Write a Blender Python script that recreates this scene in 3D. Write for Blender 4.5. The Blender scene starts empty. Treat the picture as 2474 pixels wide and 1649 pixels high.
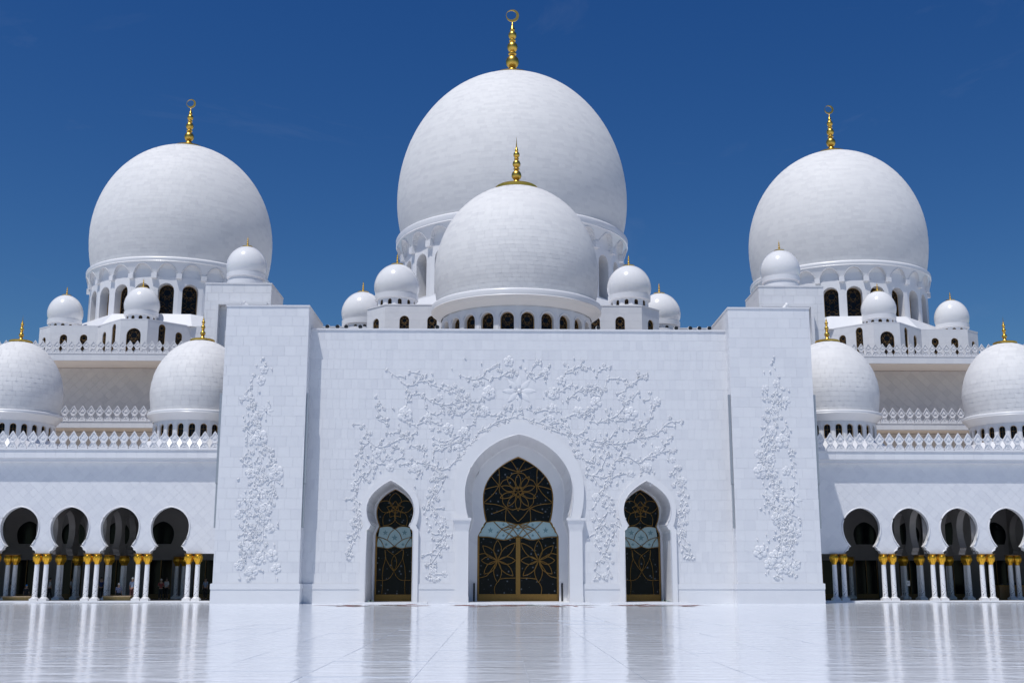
import bpy, math, random
from mathutils import Vector, Matrix
from mathutils.geometry import delaunay_2d_cdt
PI = math.pi
random.seed(7)
S = bpy.context.scene
C = S.collection

# ------------------------------------------------------------------ camera
F_PX, TILT, YAW = 2796.0, math.radians(11.68), math.radians(1.15)
PX0, PY0, EYE = 1263.0, 824.5, 1.6
cam_d = bpy.data.cameras.new("camera")
cam = bpy.data.objects.new("camera", cam_d)
C.objects.link(cam)
S.camera = cam
cam.location = (0, 0, EYE)
cam.rotation_euler = (PI / 2 + TILT, 0, -YAW)
cam_d.sensor_fit = 'HORIZONTAL'
cam_d.sensor_width = 36.0
cam_d.lens = 36.0 * F_PX / 2474.0
cam_d.shift_x = -(PX0 - 1237.0) / 2474.0
cam_d.clip_start = 0.2
cam_d.clip_end = 6000

# ------------------------------------------------------------------ world, sun, exposure
SUN = Vector((-0.73, -1.0, 3.04)).normalized()
elev = math.asin(SUN.z)
rot = math.atan2(SUN.x, SUN.y)
W = bpy.data.worlds.new("World")
S.world = W
W.use_nodes = True
nt = W.node_tree
nt.nodes.clear()
sky = nt.nodes.new('ShaderNodeTexSky')
sky.sky_type = 'NISHITA'
sky.sun_disc = False
sky.sun_elevation = elev
sky.sun_rotation = rot
sky.altitude = 0
sky.air_density = 1.0
sky.dust_density = 0.35
sky.ozone_density = 4.0
# deep clear-air blue: one linear colour matrix over the whole sky, as a polarised lens records it
sep = nt.nodes.new('ShaderNodeSeparateColor'); comb = nt.nodes.new('ShaderNodeCombineColor')
nt.links.new(sky.outputs[0], sep.inputs[0])
def lin(i, a, b):
    m1 = nt.nodes.new('ShaderNodeMath'); m1.operation = 'MULTIPLY'; nt.links.new(sep.outputs[i], m1.inputs[0]); m1.inputs[1].default_value = a
    m2 = nt.nodes.new('ShaderNodeMath'); m2.operation = 'MULTIPLY_ADD'; nt.links.new(sep.outputs[2], m2.inputs[0]); m2.inputs[1].default_value = b; nt.links.new(m1.outputs[0], m2.inputs[2])
    m3 = nt.nodes.new('ShaderNodeMath'); m3.operation = 'MAXIMUM'; nt.links.new(m2.outputs[0], m3.inputs[0]); m3.inputs[1].default_value = 0.0
    nt.links.new(m3.outputs[0], comb.inputs[i])
lin(0, 0.86, -0.216); lin(1, 1.15, -0.405); lin(2, 0.69, 0.0)
tcw = nt.nodes.new('ShaderNodeTexCoord'); mpw = nt.nodes.new('ShaderNodeMapping'); mpw.inputs['Scale'].default_value = (2.2, 2.2, 7.0); mpw.inputs['Location'].default_value = (0.6, 0.0, 0.0)
nt.links.new(tcw.outputs['Generated'], mpw.inputs[0])
nw = nt.nodes.new('ShaderNodeTexNoise'); nw.inputs['Scale'].default_value = 2.6; nw.inputs['Detail'].default_value = 9; nw.inputs['Roughness'].default_value = 0.6; nw.inputs['Distortion'].default_value = 0.8
nt.links.new(mpw.outputs[0], nw.inputs['Vector'])
mrw = nt.nodes.new('ShaderNodeMapRange'); nt.links.new(nw.outputs[0], mrw.inputs[0])
mrw.inputs[1].default_value = 0.60; mrw.inputs[2].default_value = 0.85; mrw.inputs[3].default_value = 0.0; mrw.inputs[4].default_value = 0.07
wisp = nt.nodes.new('ShaderNodeMix'); wisp.data_type = 'RGBA'; nt.links.new(mrw.outputs[0], wisp.inputs[0]); nt.links.new(comb.outputs[0], wisp.inputs[6]); wisp.inputs[7].default_value = (4.5, 5.0, 6.0, 1)
bg = nt.nodes.new('ShaderNodeBackground')
bg.inputs['Strength'].default_value = 0.10
wo = nt.nodes.new('ShaderNodeOutputWorld')
nt.links.new(wisp.outputs[2], bg.inputs[0])
nt.links.new(bg.outputs[0], wo.inputs[0])
sun_d = bpy.data.lights.new("sun", 'SUN')
sun_d.energy = 3.6
sun_d.angle = math.radians(0.53)
sun_d.color = (1.0, 0.975, 0.94)
sun_o = bpy.data.objects.new("sun", sun_d)
C.objects.link(sun_o)
sun_o.location = (-60, -40, 150)
sun_o.rotation_euler = SUN.to_track_quat('Z', 'Y').to_euler()
S.view_settings.view_transform = 'Standard'
S.view_settings.look = 'None'
S.view_settings.exposure = 0.03
S.view_settings.gamma = 1.0
S.view_settings.use_curve_mapping = False
S.cycles.max_bounces = 8
S.cycles.diffuse_bounces = 5

# ------------------------------------------------------------------ measuring: photo pixel + distance -> metres
_ct, _st = math.cos(TILT), math.sin(TILT)
_cy, _sy = math.cos(YAW), math.sin(YAW)
def U(x, y, Y):
    a = (x - PX0) / F_PX; b = (PY0 - y) / F_PX
    r = (_sy * _ct + a * _cy - b * _sy * _st, _cy * _ct - a * _sy - b * _cy * _st, _st + b * _ct)
    k = Y / r[1]
    return r[0] * k, EYE + r[2] * k
def ZU(y, Y, x=1253): return U(x, y, Y)[1]
def RU(R, x, y, Y):
    "radius in metres of a round thing R pixels wide at pixel x, y, distance Y"
    X, Z = U(x, y, Y)
    return R / F_PX * (X * _sy * _ct + Y * _cy * _ct + (Z - EYE) * _st)
def SPH(R, x, y, Y):
    "X, Z, true radius and upright scale of a ball whose outline measures R pixels at x, y"
    k = math.sqrt(1 + ((x - PX0) / F_PX) ** 2)
    r = RU(R, x, y, Y); q = (r / Y) ** 2
    X, Z = U(x - (x - PX0) * q, y, Y)
    return X, Z, r / k, r
AX = 1.45                                     # the building's middle axis

# ------------------------------------------------------------------ materials
MATS = {}
def nodes_of(name):
    m = bpy.data.materials.new(name); m.use_nodes = True
    n = m.node_tree.nodes; l = m.node_tree.links
    return m, n, l, n['Principled BSDF']
def mix_rgb(n, l, fac, c1, c2):
    x = n.new('ShaderNodeMix'); x.data_type = 'RGBA'
    for s, v in ((x.inputs[0], fac), (x.inputs[6], c1), (x.inputs[7], c2)):
        if hasattr(v, 'is_output'): l.new(v, s)
        else: s.default_value = v if not isinstance(v, tuple) else (*v, 1)
    return x.outputs[2]
def marble(name, c1, c2, rough=0.35, veins=0.5, vary=1.0, bump=0.02, spec=0.5, scale=0.6):
    m, n, l, p = nodes_of(name)
    oi = n.new('ShaderNodeObjectInfo'); ge = n.new('ShaderNodeNewGeometry')
    ad = n.new('ShaderNodeMath'); ad.operation = 'ADD'
    l.new(oi.outputs['Random'], ad.inputs[0]); l.new(ge.outputs['Random Per Island'], ad.inputs[1])
    fr = n.new('ShaderNodeMath'); fr.operation = 'FRACT'; l.new(ad.outputs[0], fr.inputs[0])
    pw = n.new('ShaderNodeMath'); pw.operation = 'POWER'; l.new(fr.outputs[0], pw.inputs[0]); pw.inputs[1].default_value = 2.0
    sc = n.new('ShaderNodeMath'); sc.operation = 'MULTIPLY'; l.new(pw.outputs[0], sc.inputs[0]); sc.inputs[1].default_value = vary
    no = n.new('ShaderNodeTexNoise'); no.inputs['Scale'].default_value = scale; no.inputs['Detail'].default_value = 6
    no.inputs['Distortion'].default_value = 1.2
    l.new(ge.outputs['Position'], no.inputs['Vector'])
    cr = n.new('ShaderNodeMapRange'); l.new(no.outputs[0], cr.inputs[0])
    cr.inputs[1].default_value = 0.45; cr.inputs[2].default_value = 0.7; cr.inputs[3].default_value = 0; cr.inputs[4].default_value = veins
    mw = n.new('ShaderNodeMapping'); mw.inputs['Scale'].default_value = (1.4, 1.4, 0.12); l.new(ge.outputs['Position'], mw.inputs[0])
    nw_ = n.new('ShaderNodeTexNoise'); nw_.inputs['Scale'].default_value = 1.0; nw_.inputs['Detail'].default_value = 7; nw_.inputs['Roughness'].default_value = 0.65
    l.new(mw.outputs[0], nw_.inputs['Vector'])
    c2_ = n.new('ShaderNodeMapRange'); l.new(nw_.outputs[0], c2_.inputs[0])
    c2_.inputs[1].default_value = 0.5; c2_.inputs[2].default_value = 0.8; c2_.inputs[3].default_value = 0; c2_.inputs[4].default_value = 0.6 * veins
    m0 = n.new('ShaderNodeMath'); m0.operation = 'ADD'; l.new(c2_.outputs[0], m0.inputs[0]); l.new(cr.outputs[0], m0.inputs[1])
    mx = n.new('ShaderNodeMath'); mx.operation = 'ADD'; mx.use_clamp = True
    l.new(sc.outputs[0], mx.inputs[0]); l.new(m0.outputs[0], mx.inputs[1])
    col = mix_rgb(n, l, mx.outputs[0], c1, c2)
    l.new(col, p.inputs['Base Color'])
    p.inputs['Roughness'].default_value = rough
    p.inputs['Specular IOR Level'].default_value = spec
    if bump:
        n2 = n.new('ShaderNodeTexNoise'); n2.inputs['Scale'].default_value = 3.0; n2.inputs['Detail'].default_value = 4
        l.new(ge.outputs['Position'], n2.inputs['Vector'])
        b = n.new('ShaderNodeBump'); b.inputs['Strength'].default_value = bump; b.inputs['Distance'].default_value = 0.1
        l.new(n2.outputs[0], b.inputs['Height']); l.new(b.outputs[0], p.inputs['Normal'])
    MATS[name] = m
    return m
marble('facade', (0.72, 0.725, 0.745), (0.665, 0.672, 0.70), rough=0.4, veins=0.35, vary=0.8)
marble('dome', (0.70, 0.695, 0.692), (0.635, 0.632, 0.636), rough=0.7, veins=0.15, vary=0.9)
marble('smooth', (0.735, 0.735, 0.75), (0.68, 0.685, 0.71), rough=0.30, veins=0.4, vary=0.2, bump=0.0)
marble('turret', (0.74, 0.74, 0.745), (0.71, 0.71, 0.725), rough=0.16, veins=0.3, vary=0.1, bump=0.0)
marble('diamond', (0.70, 0.705, 0.73), (0.645, 0.652, 0.685), rough=0.4, veins=0.35, vary=0.85)
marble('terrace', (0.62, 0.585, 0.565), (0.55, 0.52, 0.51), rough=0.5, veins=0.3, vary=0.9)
marble('cornice', (0.71, 0.71, 0.73), (0.63, 0.635, 0.66), rough=0.45, veins=0.4, vary=0.6)
marble('relief', (0.725, 0.73, 0.75), (0.70, 0.705, 0.73), rough=0.5, veins=0.2, vary=0.0, bump=0)
marble('roofing', (0.47, 0.435, 0.40), (0.40, 0.37, 0.34), rough=0.8, veins=0.4, vary=0.2)
marble('soffit', (0.86, 0.76, 0.66), (0.80, 0.70, 0.60), rough=0.6, veins=0.3, vary=0.3)  # warm bounce light from below is put into this paler, beige colour
marble('inner', (0.25, 0.235, 0.23), (0.21, 0.20, 0.195), rough=0.55, veins=0.4, vary=0.3)  # arcade walls and ceiling: interior shade put into the colour
marble('inner_back_shaded', (0.20, 0.19, 0.185), (0.16, 0.15, 0.15), rough=0.6, veins=0.4, vary=0.2)  # darker still: shade at the back of the arcade painted into the stone
marble('inner_floor_shaded', (0.15, 0.145, 0.145), (0.11, 0.105, 0.105), rough=0.25, veins=0.4, vary=0.3)  # dark sheet over the white step, its colour standing for arcade shade

def plain(name, c, rough=0.5, metal=0.0, spec=0.5, noise=0.15, scale=8.0):
    m, n, l, p = nodes_of(name)
    ge = n.new('ShaderNodeNewGeometry'); no = n.new('ShaderNodeTexNoise')
    no.inputs['Scale'].default_value = scale; no.inputs['Detail'].default_value = 5
    l.new(ge.outputs['Position'], no.inputs['Vector'])
    col = mix_rgb(n, l, no.outputs[0], tuple(v * (1 - noise) for v in c), tuple(min(1, v * (1 + noise)) for v in c))
    l.new(col, p.inputs['Base Color'])
    p.inputs['Roughness'].default_value = rough; p.inputs['Metallic'].default_value = metal
    p.inputs['Specular IOR Level'].default_value = spec
    MATS[name] = m
    return m
plain('gold', (0.64, 0.41, 0.085), 0.36, 1.0, noise=0.22, scale=2.5)
plain('gold_leaf', (0.70, 0.385, 0.035), 0.34, 0.85, noise=0.25, scale=9)
plain('bronze', (0.27, 0.150, 0.034), 0.45, 0.5, noise=0.25)
plain('bronze_dark', (0.17, 0.10, 0.03), 0.5, 0.3, noise=0.3)
plain('band_glass', (0.36, 0.50, 0.52), 0.25, noise=0.12, scale=4)
plain('star_glass', (0.14, 0.25, 0.28), 0.25, noise=0.15)
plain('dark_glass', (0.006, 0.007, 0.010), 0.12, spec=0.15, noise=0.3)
plain('black', (0.012, 0.012, 0.013), 0.4)
plain('void', (0.004, 0.004, 0.005), 0.9, spec=0.0)
plain('lamp_white', (0.74, 0.74, 0.75), 0.4)
plain('metal_grey', (0.42, 0.43, 0.46), 0.35, 0.6)
plain('planter', (0.33, 0.24, 0.095), 0.45, 0.2, noise=0.3)
plain('planter_rim', (0.36, 0.27, 0.17), 0.5)
plain('counter', (0.17, 0.095, 0.03), 0.45, noise=0.25)
plain('skin', (0.42, 0.26, 0.18), 0.6)
for nm, c in (('cloth_blue', (0.24, 0.30, 0.42)), ('cloth_white', (0.55, 0.55, 0.56)), ('cloth_red', (0.30, 0.06, 0.05)), ('cloth_navy', (0.03, 0.05, 0.14)),
              ('cloth_dark', (0.03, 0.028, 0.03)), ('cloth_maroon', (0.09, 0.035, 0.035)), ('hair_white', (0.6, 0.6, 0.58)), ('hair_dark', (0.03, 0.025, 0.02)),
              ('cap_blue', (0.03, 0.20, 0.55))):
    plain(nm, c, 0.85)
plain('inlay_red', (0.20, 0.06, 0.05), 0.5, spec=0.1)
plain('inlay_green', (0.08, 0.11, 0.09), 0.5, spec=0.1)

def checked():
    m, n, l, p = nodes_of('cloth_check')
    ge = n.new('ShaderNodeNewGeometry'); w = n.new('ShaderNodeTexChecker'); w.inputs['Scale'].default_value = 16
    w.inputs['Color1'].default_value = (0.42, 0.44, 0.55, 1); w.inputs['Color2'].default_value = (0.06, 0.08, 0.22, 1)
    l.new(ge.outputs['Position'], w.inputs['Vector']); l.new(w.outputs[0], p.inputs['Base Color'])
    p.inputs['Roughness'].default_value = 0.9
    MATS['cloth_check'] = m
checked()
def flowered_glass():
    m, n, l, p = nodes_of('flowered_glass')
    tc = n.new('ShaderNodeNewGeometry')
    def dots(scale, rad, soft):
        v = n.new('ShaderNodeTexVoronoi'); v.inputs['Scale'].default_value = scale; v.inputs['Randomness'].default_value = 0.9
        l.new(tc.outputs['Position'], v.inputs['Vector'])
        r = n.new('ShaderNodeMapRange'); l.new(v.outputs['Distance'], r.inputs[0])
        r.inputs[1].default_value = rad; r.inputs[2].default_value = rad + soft; r.inputs[3].default_value = 1; r.inputs[4].default_value = 0
        return r.outputs[0]
    a = dots(2.6, 0.10, 0.10)
    b = dots(4.2, 0.05, 0.07)
    ad = n.new('ShaderNodeMath'); ad.operation = 'MAXIMUM'; l.new(a, ad.inputs[0]); l.new(b, ad.inputs[1])
    mu = n.new('ShaderNodeMath'); mu.operation = 'MULTIPLY'; l.new(ad.outputs[0], mu.inputs[0]); mu.inputs[1].default_value = 0.55
    col = mix_rgb(n, l, mu.outputs[0], (0.005, 0.006, 0.010), (0.26, 0.29, 0.33))
    l.new(col, p.inputs['Base Color']); p.inputs['Roughness'].default_value = 0.12; p.inputs['Specular IOR Level'].default_value = 0.12
    MATS['flowered_glass'] = m
flowered_glass()
def inlaid_shaft():
    m, n, l, p = nodes_of('inlaid_shaft')
    tc = n.new('ShaderNodeTexCoord')
    mp = n.new('ShaderNodeMapping'); mp.inputs['Scale'].default_value = (1, 1, 0.62)
    l.new(tc.outputs['Object'], mp.inputs[0])
    v = n.new('ShaderNodeTexVoronoi'); v.inputs['Scale'].default_value = 12.0; v.inputs['Randomness'].default_value = 0.7
    l.new(mp.outputs[0], v.inputs['Vector'])
    sx = n.new('ShaderNodeSeparateXYZ'); l.new(tc.outputs['Object'], sx.inputs[0])
    th = n.new('ShaderNodeMapRange'); l.new(sx.outputs[2], th.inputs[0])
    th.inputs[1].default_value = 0.0; th.inputs[2].default_value = 2.0; th.inputs[3].default_value = 0.36; th.inputs[4].default_value = 0.14
    lt = n.new('ShaderNodeMath'); lt.operation = 'LESS_THAN'; l.new(v.outputs['Distance'], lt.inputs[0]); l.new(th.outputs[0], lt.inputs[1])
    zc_ = n.new('ShaderNodeMath'); zc_.operation = 'LESS_THAN'; l.new(sx.outputs[2], zc_.inputs[0]); zc_.inputs[1].default_value = 1.75
    m_ = n.new('ShaderNodeMath'); m_.operation = 'MULTIPLY'; l.new(lt.outputs[0], m_.inputs[0]); l.new(zc_.outputs[0], m_.inputs[1])
    col = mix_rgb(n, l, m_.outputs[0], (0.78, 0.78, 0.80), (0.07, 0.06, 0.10))
    l.new(col, p.inputs['Base Color']); p.inputs['Roughness'].default_value = 0.25
    MATS['inlaid_shaft'] = m
inlaid_shaft()
def floor_mat():
    m, n, l, p = nodes_of('court_floor')
    ge = n.new('ShaderNodeNewGeometry'); oi = n.new('ShaderNodeObjectInfo')
    ad = n.new('ShaderNodeMath'); ad.operation = 'ADD'
    l.new(oi.outputs['Random'], ad.inputs[0]); l.new(ge.outputs['Random Per Island'], ad.inputs[1])
    fr = n.new('ShaderNodeMath'); fr.operation = 'FRACT'; l.new(ad.outputs[0], fr.inputs[0])
    no = n.new('ShaderNodeTexNoise'); no.inputs['Scale'].default_value = 0.35; no.inputs['Detail'].default_value = 7; no.inputs['Distortion'].default_value = 1.5
    l.new(ge.outputs['Position'], no.inputs['Vector'])
    m1 = n.new('ShaderNodeMath'); m1.operation = 'MULTIPLY'; l.new(fr.outputs[0], m1.inputs[0]); l.new(no.outputs[0], m1.inputs[1])
    col = mix_rgb(n, l, m1.outputs[0], (0.785, 0.82, 0.88), (0.70, 0.735, 0.80))
    l.new(col, p.inputs['Base Color'])
    # polish: low roughness, broken by faint unevenness of the polished stone
    r = n.new('ShaderNodeMapRange'); l.new(no.outputs[0], r.inputs[0]); r.inputs[3].default_value = 0.05; r.inputs[4].default_value = 0.11; p.inputs['Specular IOR Level'].default_value = 0.15
    l.new(r.outputs[0], p.inputs['Roughness'])
    mp = n.new('ShaderNodeMapping'); mp.inputs['Scale'].default_value = (0.16, 1.0, 1.0); l.new(ge.outputs['Position'], mp.inputs[0])
    n2 = n.new('ShaderNodeTexNoise'); n2.inputs['Scale'].default_value = 1.1; n2.inputs['Detail'].default_value = 6; n2.inputs['Roughness'].default_value = 0.6
    l.new(mp.outputs[0], n2.inputs['Vector'])
    b = n.new('ShaderNodeBump'); b.inputs['Strength'].default_value = 1.0; b.inputs['Distance'].default_value = 0.028
    n3 = n.new('ShaderNodeTexNoise'); n3.inputs['Scale'].default_value = 2.2; n3.inputs['Detail'].default_value = 3
    l.new(ge.outputs['Position'], n3.inputs['Vector'])
    hs = n.new('ShaderNodeMath'); hs.operation = 'MULTIPLY_ADD'; l.new(n3.outputs[0], hs.inputs[0]); hs.inputs[1].default_value = 0.55; l.new(n2.outputs[0], hs.inputs[2])
    l.new(hs.outputs[0], b.inputs['Height']); l.new(b.outputs[0], p.inputs['Normal'])
    MATS['court_floor'] = m
floor_mat()

# ------------------------------------------------------------------ mesh helpers
class MB:
    def __init__(s): s.v = []; s.f = []; s.mi = []; s.sm = []
    def add(s, vs, fs, mi=0, sm=False):
        o = len(s.v); s.v.extend([tuple(v) for v in vs])
        for f in fs:
            s.f.append(tuple(i + o for i in f)); s.mi.append(mi); s.sm.append(sm)
    def box(s, x0, x1, y0, y1, z0, z1, mi=0):
        s.add([(x0, y0, z0), (x1, y0, z0), (x1, y1, z0), (x0, y1, z0), (x0, y0, z1), (x1, y0, z1), (x1, y1, z1), (x0, y1, z1)],
              [(0, 3, 2, 1), (4, 5, 6, 7), (0, 1, 5, 4), (1, 2, 6, 5), (2, 3, 7, 6), (3, 0, 4, 7)], mi)
    def prism(s, poly, z0, z1, mi=0, top=None):
        "poly in xy counter-clockwise, extruded up; top: other polygon for the upper end"
        n = len(poly); t = top or poly
        s.add([(x, y, z0) for x, y in poly] + [(x, y, z1) for x, y in t],
              [tuple(reversed(range(n))), tuple(range(n, 2 * n))] + [(i, (i + 1) % n, n + (i + 1) % n, n + i) for i in range(n)], mi)
    def lathe(s, prof, seg=48, mi=0, sm=True, cx=0, cy=0, cap=True, mod=None):
        vs = []; fs = []
        if sm and len(prof) > 2:
            cuts = [0]
            for k in range(1, len(prof) - 1):
                a1 = math.atan2(prof[k][1] - prof[k - 1][1], prof[k][0] - prof[k - 1][0]); a2 = math.atan2(prof[k + 1][1] - prof[k][1], prof[k + 1][0] - prof[k][0])
                d = abs((a2 - a1 + PI) % (2 * PI) - PI)
                if d > math.radians(38): cuts.append(k)
            cuts.append(len(prof) - 1)
            if len(cuts) > 2:
                for a, b in zip(cuts, cuts[1:]): s.lathe(prof[a:b + 1], seg, mi, sm, cx, cy, cap, mod)
                return
        for k, (r, z) in enumerate(prof):
            for i in range(seg):
                a = 2 * PI * i / seg
                rr = r * (mod(a, z) if mod else 1)
                vs.append((cx + rr * math.cos(a), cy + rr * math.sin(a), z))
        for k in range(len(prof) - 1):
            for i in range(seg):
                j = (i + 1) % seg
                fs.append((k * seg + i, k * seg + j, (k + 1) * seg + j, (k + 1) * seg + i))
        s.add(vs, fs, mi, sm)
    def tube(s, pts, rad, seg=6, mi=0, flat=None, sm=True, closed=False):
        "tube along 3D points; rad number or list; flat: (axis vector, factor)"
        P = [Vector(p) for p in pts]; n = len(P)
        if n < 2: return
        R = rad if isinstance(rad, (list, tuple)) else [rad] * n
        vs = []
        for i, p in enumerate(P):
            if closed: t = P[(i + 1) % n] - P[i - 1]
            else: t = P[min(i + 1, n - 1)] - P[max(i - 1, 0)]
            t = t.normalized() if t.length > 1e-9 else Vector((0, 0, 1))
            a = Vector((0, 1, 0)) if abs(t.y) < 0.9 else Vector((1, 0, 0))
            b1 = t.cross(a).normalized(); b2 = b1.cross(t).normalized()
            for k in range(seg):
                th = 2 * PI * k / seg
                o = b1 * math.cos(th) * R[i] + b2 * math.sin(th) * R[i] * (flat if flat else 1)
                vs.append(p + o)
        fs = []
        m = n if closed else n - 1
        for i in range(m):
            for k in range(seg):
                j = (k + 1) % seg; i2 = (i + 1) % n
                fs.append((i * seg + k, i * seg + j, i2 * seg + j, i2 * seg + k))
        if not closed:
            fs.append(tuple(reversed(range(seg)))); fs.append(tuple(range((n - 1) * seg, n * seg)))
        s.add(vs, fs, mi, sm)
    def ball(s, c, r, seg=8, rings=5, mi=0, sq=(1, 1, 1)):
        vs = [(c[0], c[1], c[2] - r * sq[2])]
        for i in range(1, rings):
            ph = -PI / 2 + PI * i / rings
            for k in range(seg):
                a = 2 * PI * k / seg
                vs.append((c[0] + r * sq[0] * math.cos(ph) * math.cos(a), c[1] + r * sq[1] * math.cos(ph) * math.sin(a), c[2] + r * sq[2] * math.sin(ph)))
        vs.append((c[0], c[1], c[2] + r * sq[2]))
        fs = [(0, 1 + (k + 1) % seg, 1 + k) for k in range(seg)]
        for i in range(rings - 2):
            for k in range(seg):
                j = (k + 1) % seg
                fs.append((1 + i * seg + k, 1 + i * seg + j, 1 + (i + 1) * seg + j, 1 + (i + 1) * seg + k))
        L = len(vs) - 1; o = 1 + (rings - 2) * seg
        fs += [(L, o + k, o + (k + 1) % seg) for k in range(seg)]
        s.add(vs, fs, mi, True)
    def mesh(s, name, mats, normals=None):
        me = bpy.data.meshes.new(name)
        me.from_pydata(s.v, [], s.f)
        for m in (mats if isinstance(mats, (list, tuple)) else [mats]): me.materials.append(MATS[m])
        me.polygons.foreach_set('material_index', s.mi)
        me.polygons.foreach_set('use_smooth', s.sm)
        me.update()
        return me

OFF = {}
def root(name, loc, label, cat, group=None, kind=None):
    o = bpy.data.objects.new(name, None); C.objects.link(o)
    o.empty_display_size = 0.5
    o.location = loc; o['label'] = label; o['category'] = cat
    if group: o['group'] = group
    if kind: o['kind'] = kind
    OFF[o] = Vector(loc)
    return o
def part(name, me, parent, M=None, label=None, kind=None, mats=None):
    "me: mesh or MB in world coordinates (M None) or local to M"
    if isinstance(me, MB): me = me.mesh(name, mats)
    o = bpy.data.objects.new(name, me); C.objects.link(o)
    o.parent = parent
    B = M if M is not None else Matrix.Identity(4)
    if parent in OFF: B = Matrix.Translation(-OFF[parent]) @ B
    o.matrix_basis = B
    if label: o['label'] = label
    if kind: o['kind'] = kind
    return o
def solo(name, mb, mats, label, cat, group=None, kind=None):
    o = bpy.data.objects.new(name, mb.mesh(name, mats)); C.objects.link(o)
    if label: o['label'] = label
    if cat: o['category'] = cat
    if group: o['group'] = group
    if kind: o['kind'] = kind
    return o
def dup_tree(r, loc, label, group=None):
    def rec(o, p):
        c = o.copy(); C.objects.link(c)
        if p: c.parent = p
        for ch in kids.get(o, ()): rec(ch, c)
        return c
    kids = {}
    for o in list(C.objects):
        if o.parent: kids.setdefault(o.parent, []).append(o)
    c = rec(r, None); c.location = loc; c['label'] = label
    if group: c['group'] = group
    return c

# ---- outlines
def spline(pts, n=6, closed=False):
    "Catmull-Rom through 2D/3D points"
    P = [Vector(p) for p in pts]; out = []
    m = len(P)
    if m < 3: return P
    rng = range(m if closed else m - 1)
    for i in rng:
        p0 = P[i - 1] if (i > 0 or closed) else P[0] * 2 - P[1]
        p1 = P[i]; p2 = P[(i + 1) % m]
        p3 = P[(i + 2) % m] if (i + 2 < m or closed) else P[-1] * 2 - P[-2]
        for k in range(n):
            t = k / n
            out.append(0.5 * ((2 * p1) + (p2 - p0) * t + (2 * p0 - 5 * p1 + 4 * p2 - p3) * t * t + (3 * p1 - p0 - 3 * p2 + p3) * t ** 3))
    if not closed: out.append(P[-1])
    return out
def arch_half(R, zc, za, wn, zn, wj, zsh, z0, n1=10, n2=16, scallops=2):
    "right half outline of a keel horseshoe arch, bottom to apex, (x, z)"
    pts = [(wj, z0), (wj, zsh)]
    if scallops:
        for k in range(scallops):
            xa = wj + (wn - wj) * k / scallops; xb = wj + (wn - wj) * (k + 1) / scallops
            a = zsh + (zn - zsh) * k / scallops; b = zsh + (zn - zsh) * (k + 1) / scallops
            for t in (0.35, 0.7, 1.0):
                th = t * PI / 2
                pts.append((xa + (xb - xa) * (1 - math.cos(th)), a + (b - a) * math.sin(th)))
    else:
        pts.append((wn, zn))
    an = math.acos(min(1, wn / R))
    for k in range(1, n1 + 1):
        a = -an + an * k / n1
        pts.append((R * math.cos(a), zc + (zc - zn) * math.sin(a) / math.sin(an)))
    h = za - zc; a0 = math.radians(38)
    for k in range(1, n2 + 1):
        a = PI / 2 * k / n2
        z = R * math.sin(a) * (1.0 if h >= R else h / R)
        if a > a0 and h > R:
            t = (a - a0) / (PI / 2 - a0); z += (h - R) * t * t
        pts.append((R * math.cos(a) if k < n2 else 0.0, zc + z))
    return pts
def full(half, cx=0.0):
    return [(cx + x, z) for x, z in half] + [(cx - x, z) for x, z in reversed(half[:-1])]
def round_window(w, z0, z1, cx=0.0, n=8):
    "round headed window outline, counter-clockwise from lower right"
    r = w / 2
    return [(cx + r, z0)] + [(cx + r * math.cos(PI * k / n), z1 - r + r * math.sin(PI * k / n)) for k in range(n + 1)] + [(cx - r, z0)]
def inside(p, poly):
    x, y = p; c = False; j = len(poly) - 1
    for i in range(len(poly)):
        xi, yi = poly[i]; xj, yj = poly[j]
        if (yi > y) != (yj > y) and x < (xj - xi) * (y - yi) / (yj - yi) + xi: c = not c
        j = i
    return c
def clip_half(poly, p, d):
    "keep the part of poly left of the line p + t d"
    out = []
    for i in range(len(poly)):
        a = poly[i]; b = poly[(i + 1) % len(poly)]
        sa = d[0] * (a[1] - p[1]) - d[1] * (a[0] - p[0]); sb = d[0] * (b[1] - p[1]) - d[1] * (b[0] - p[0])
        if sa >= 0: out.append(a)
        if (sa > 0) != (sb > 0) and abs(sa - sb) > 1e-12:
            t = sa / (sa - sb); out.append((a[0] + (b[0] - a[0]) * t, a[1] + (b[1] - a[1]) * t))
    return out
def seg_hit(a, b, c, d):
    r = (b[0] - a[0], b[1] - a[1]); s = (d[0] - c[0], d[1] - c[1])
    den = r[0] * s[1] - r[1] * s[0]
    if abs(den) < 1e-12: return None
    t = ((c[0] - a[0]) * s[1] - (c[1] - a[1]) * s[0]) / den; u = ((c[0] - a[0]) * r[1] - (c[1] - a[1]) * r[0]) / den
    if 0 <= t <= 1 and 0 <= u <= 1: return (a[0] + r[0] * t, a[1] + r[1] * t)
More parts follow.
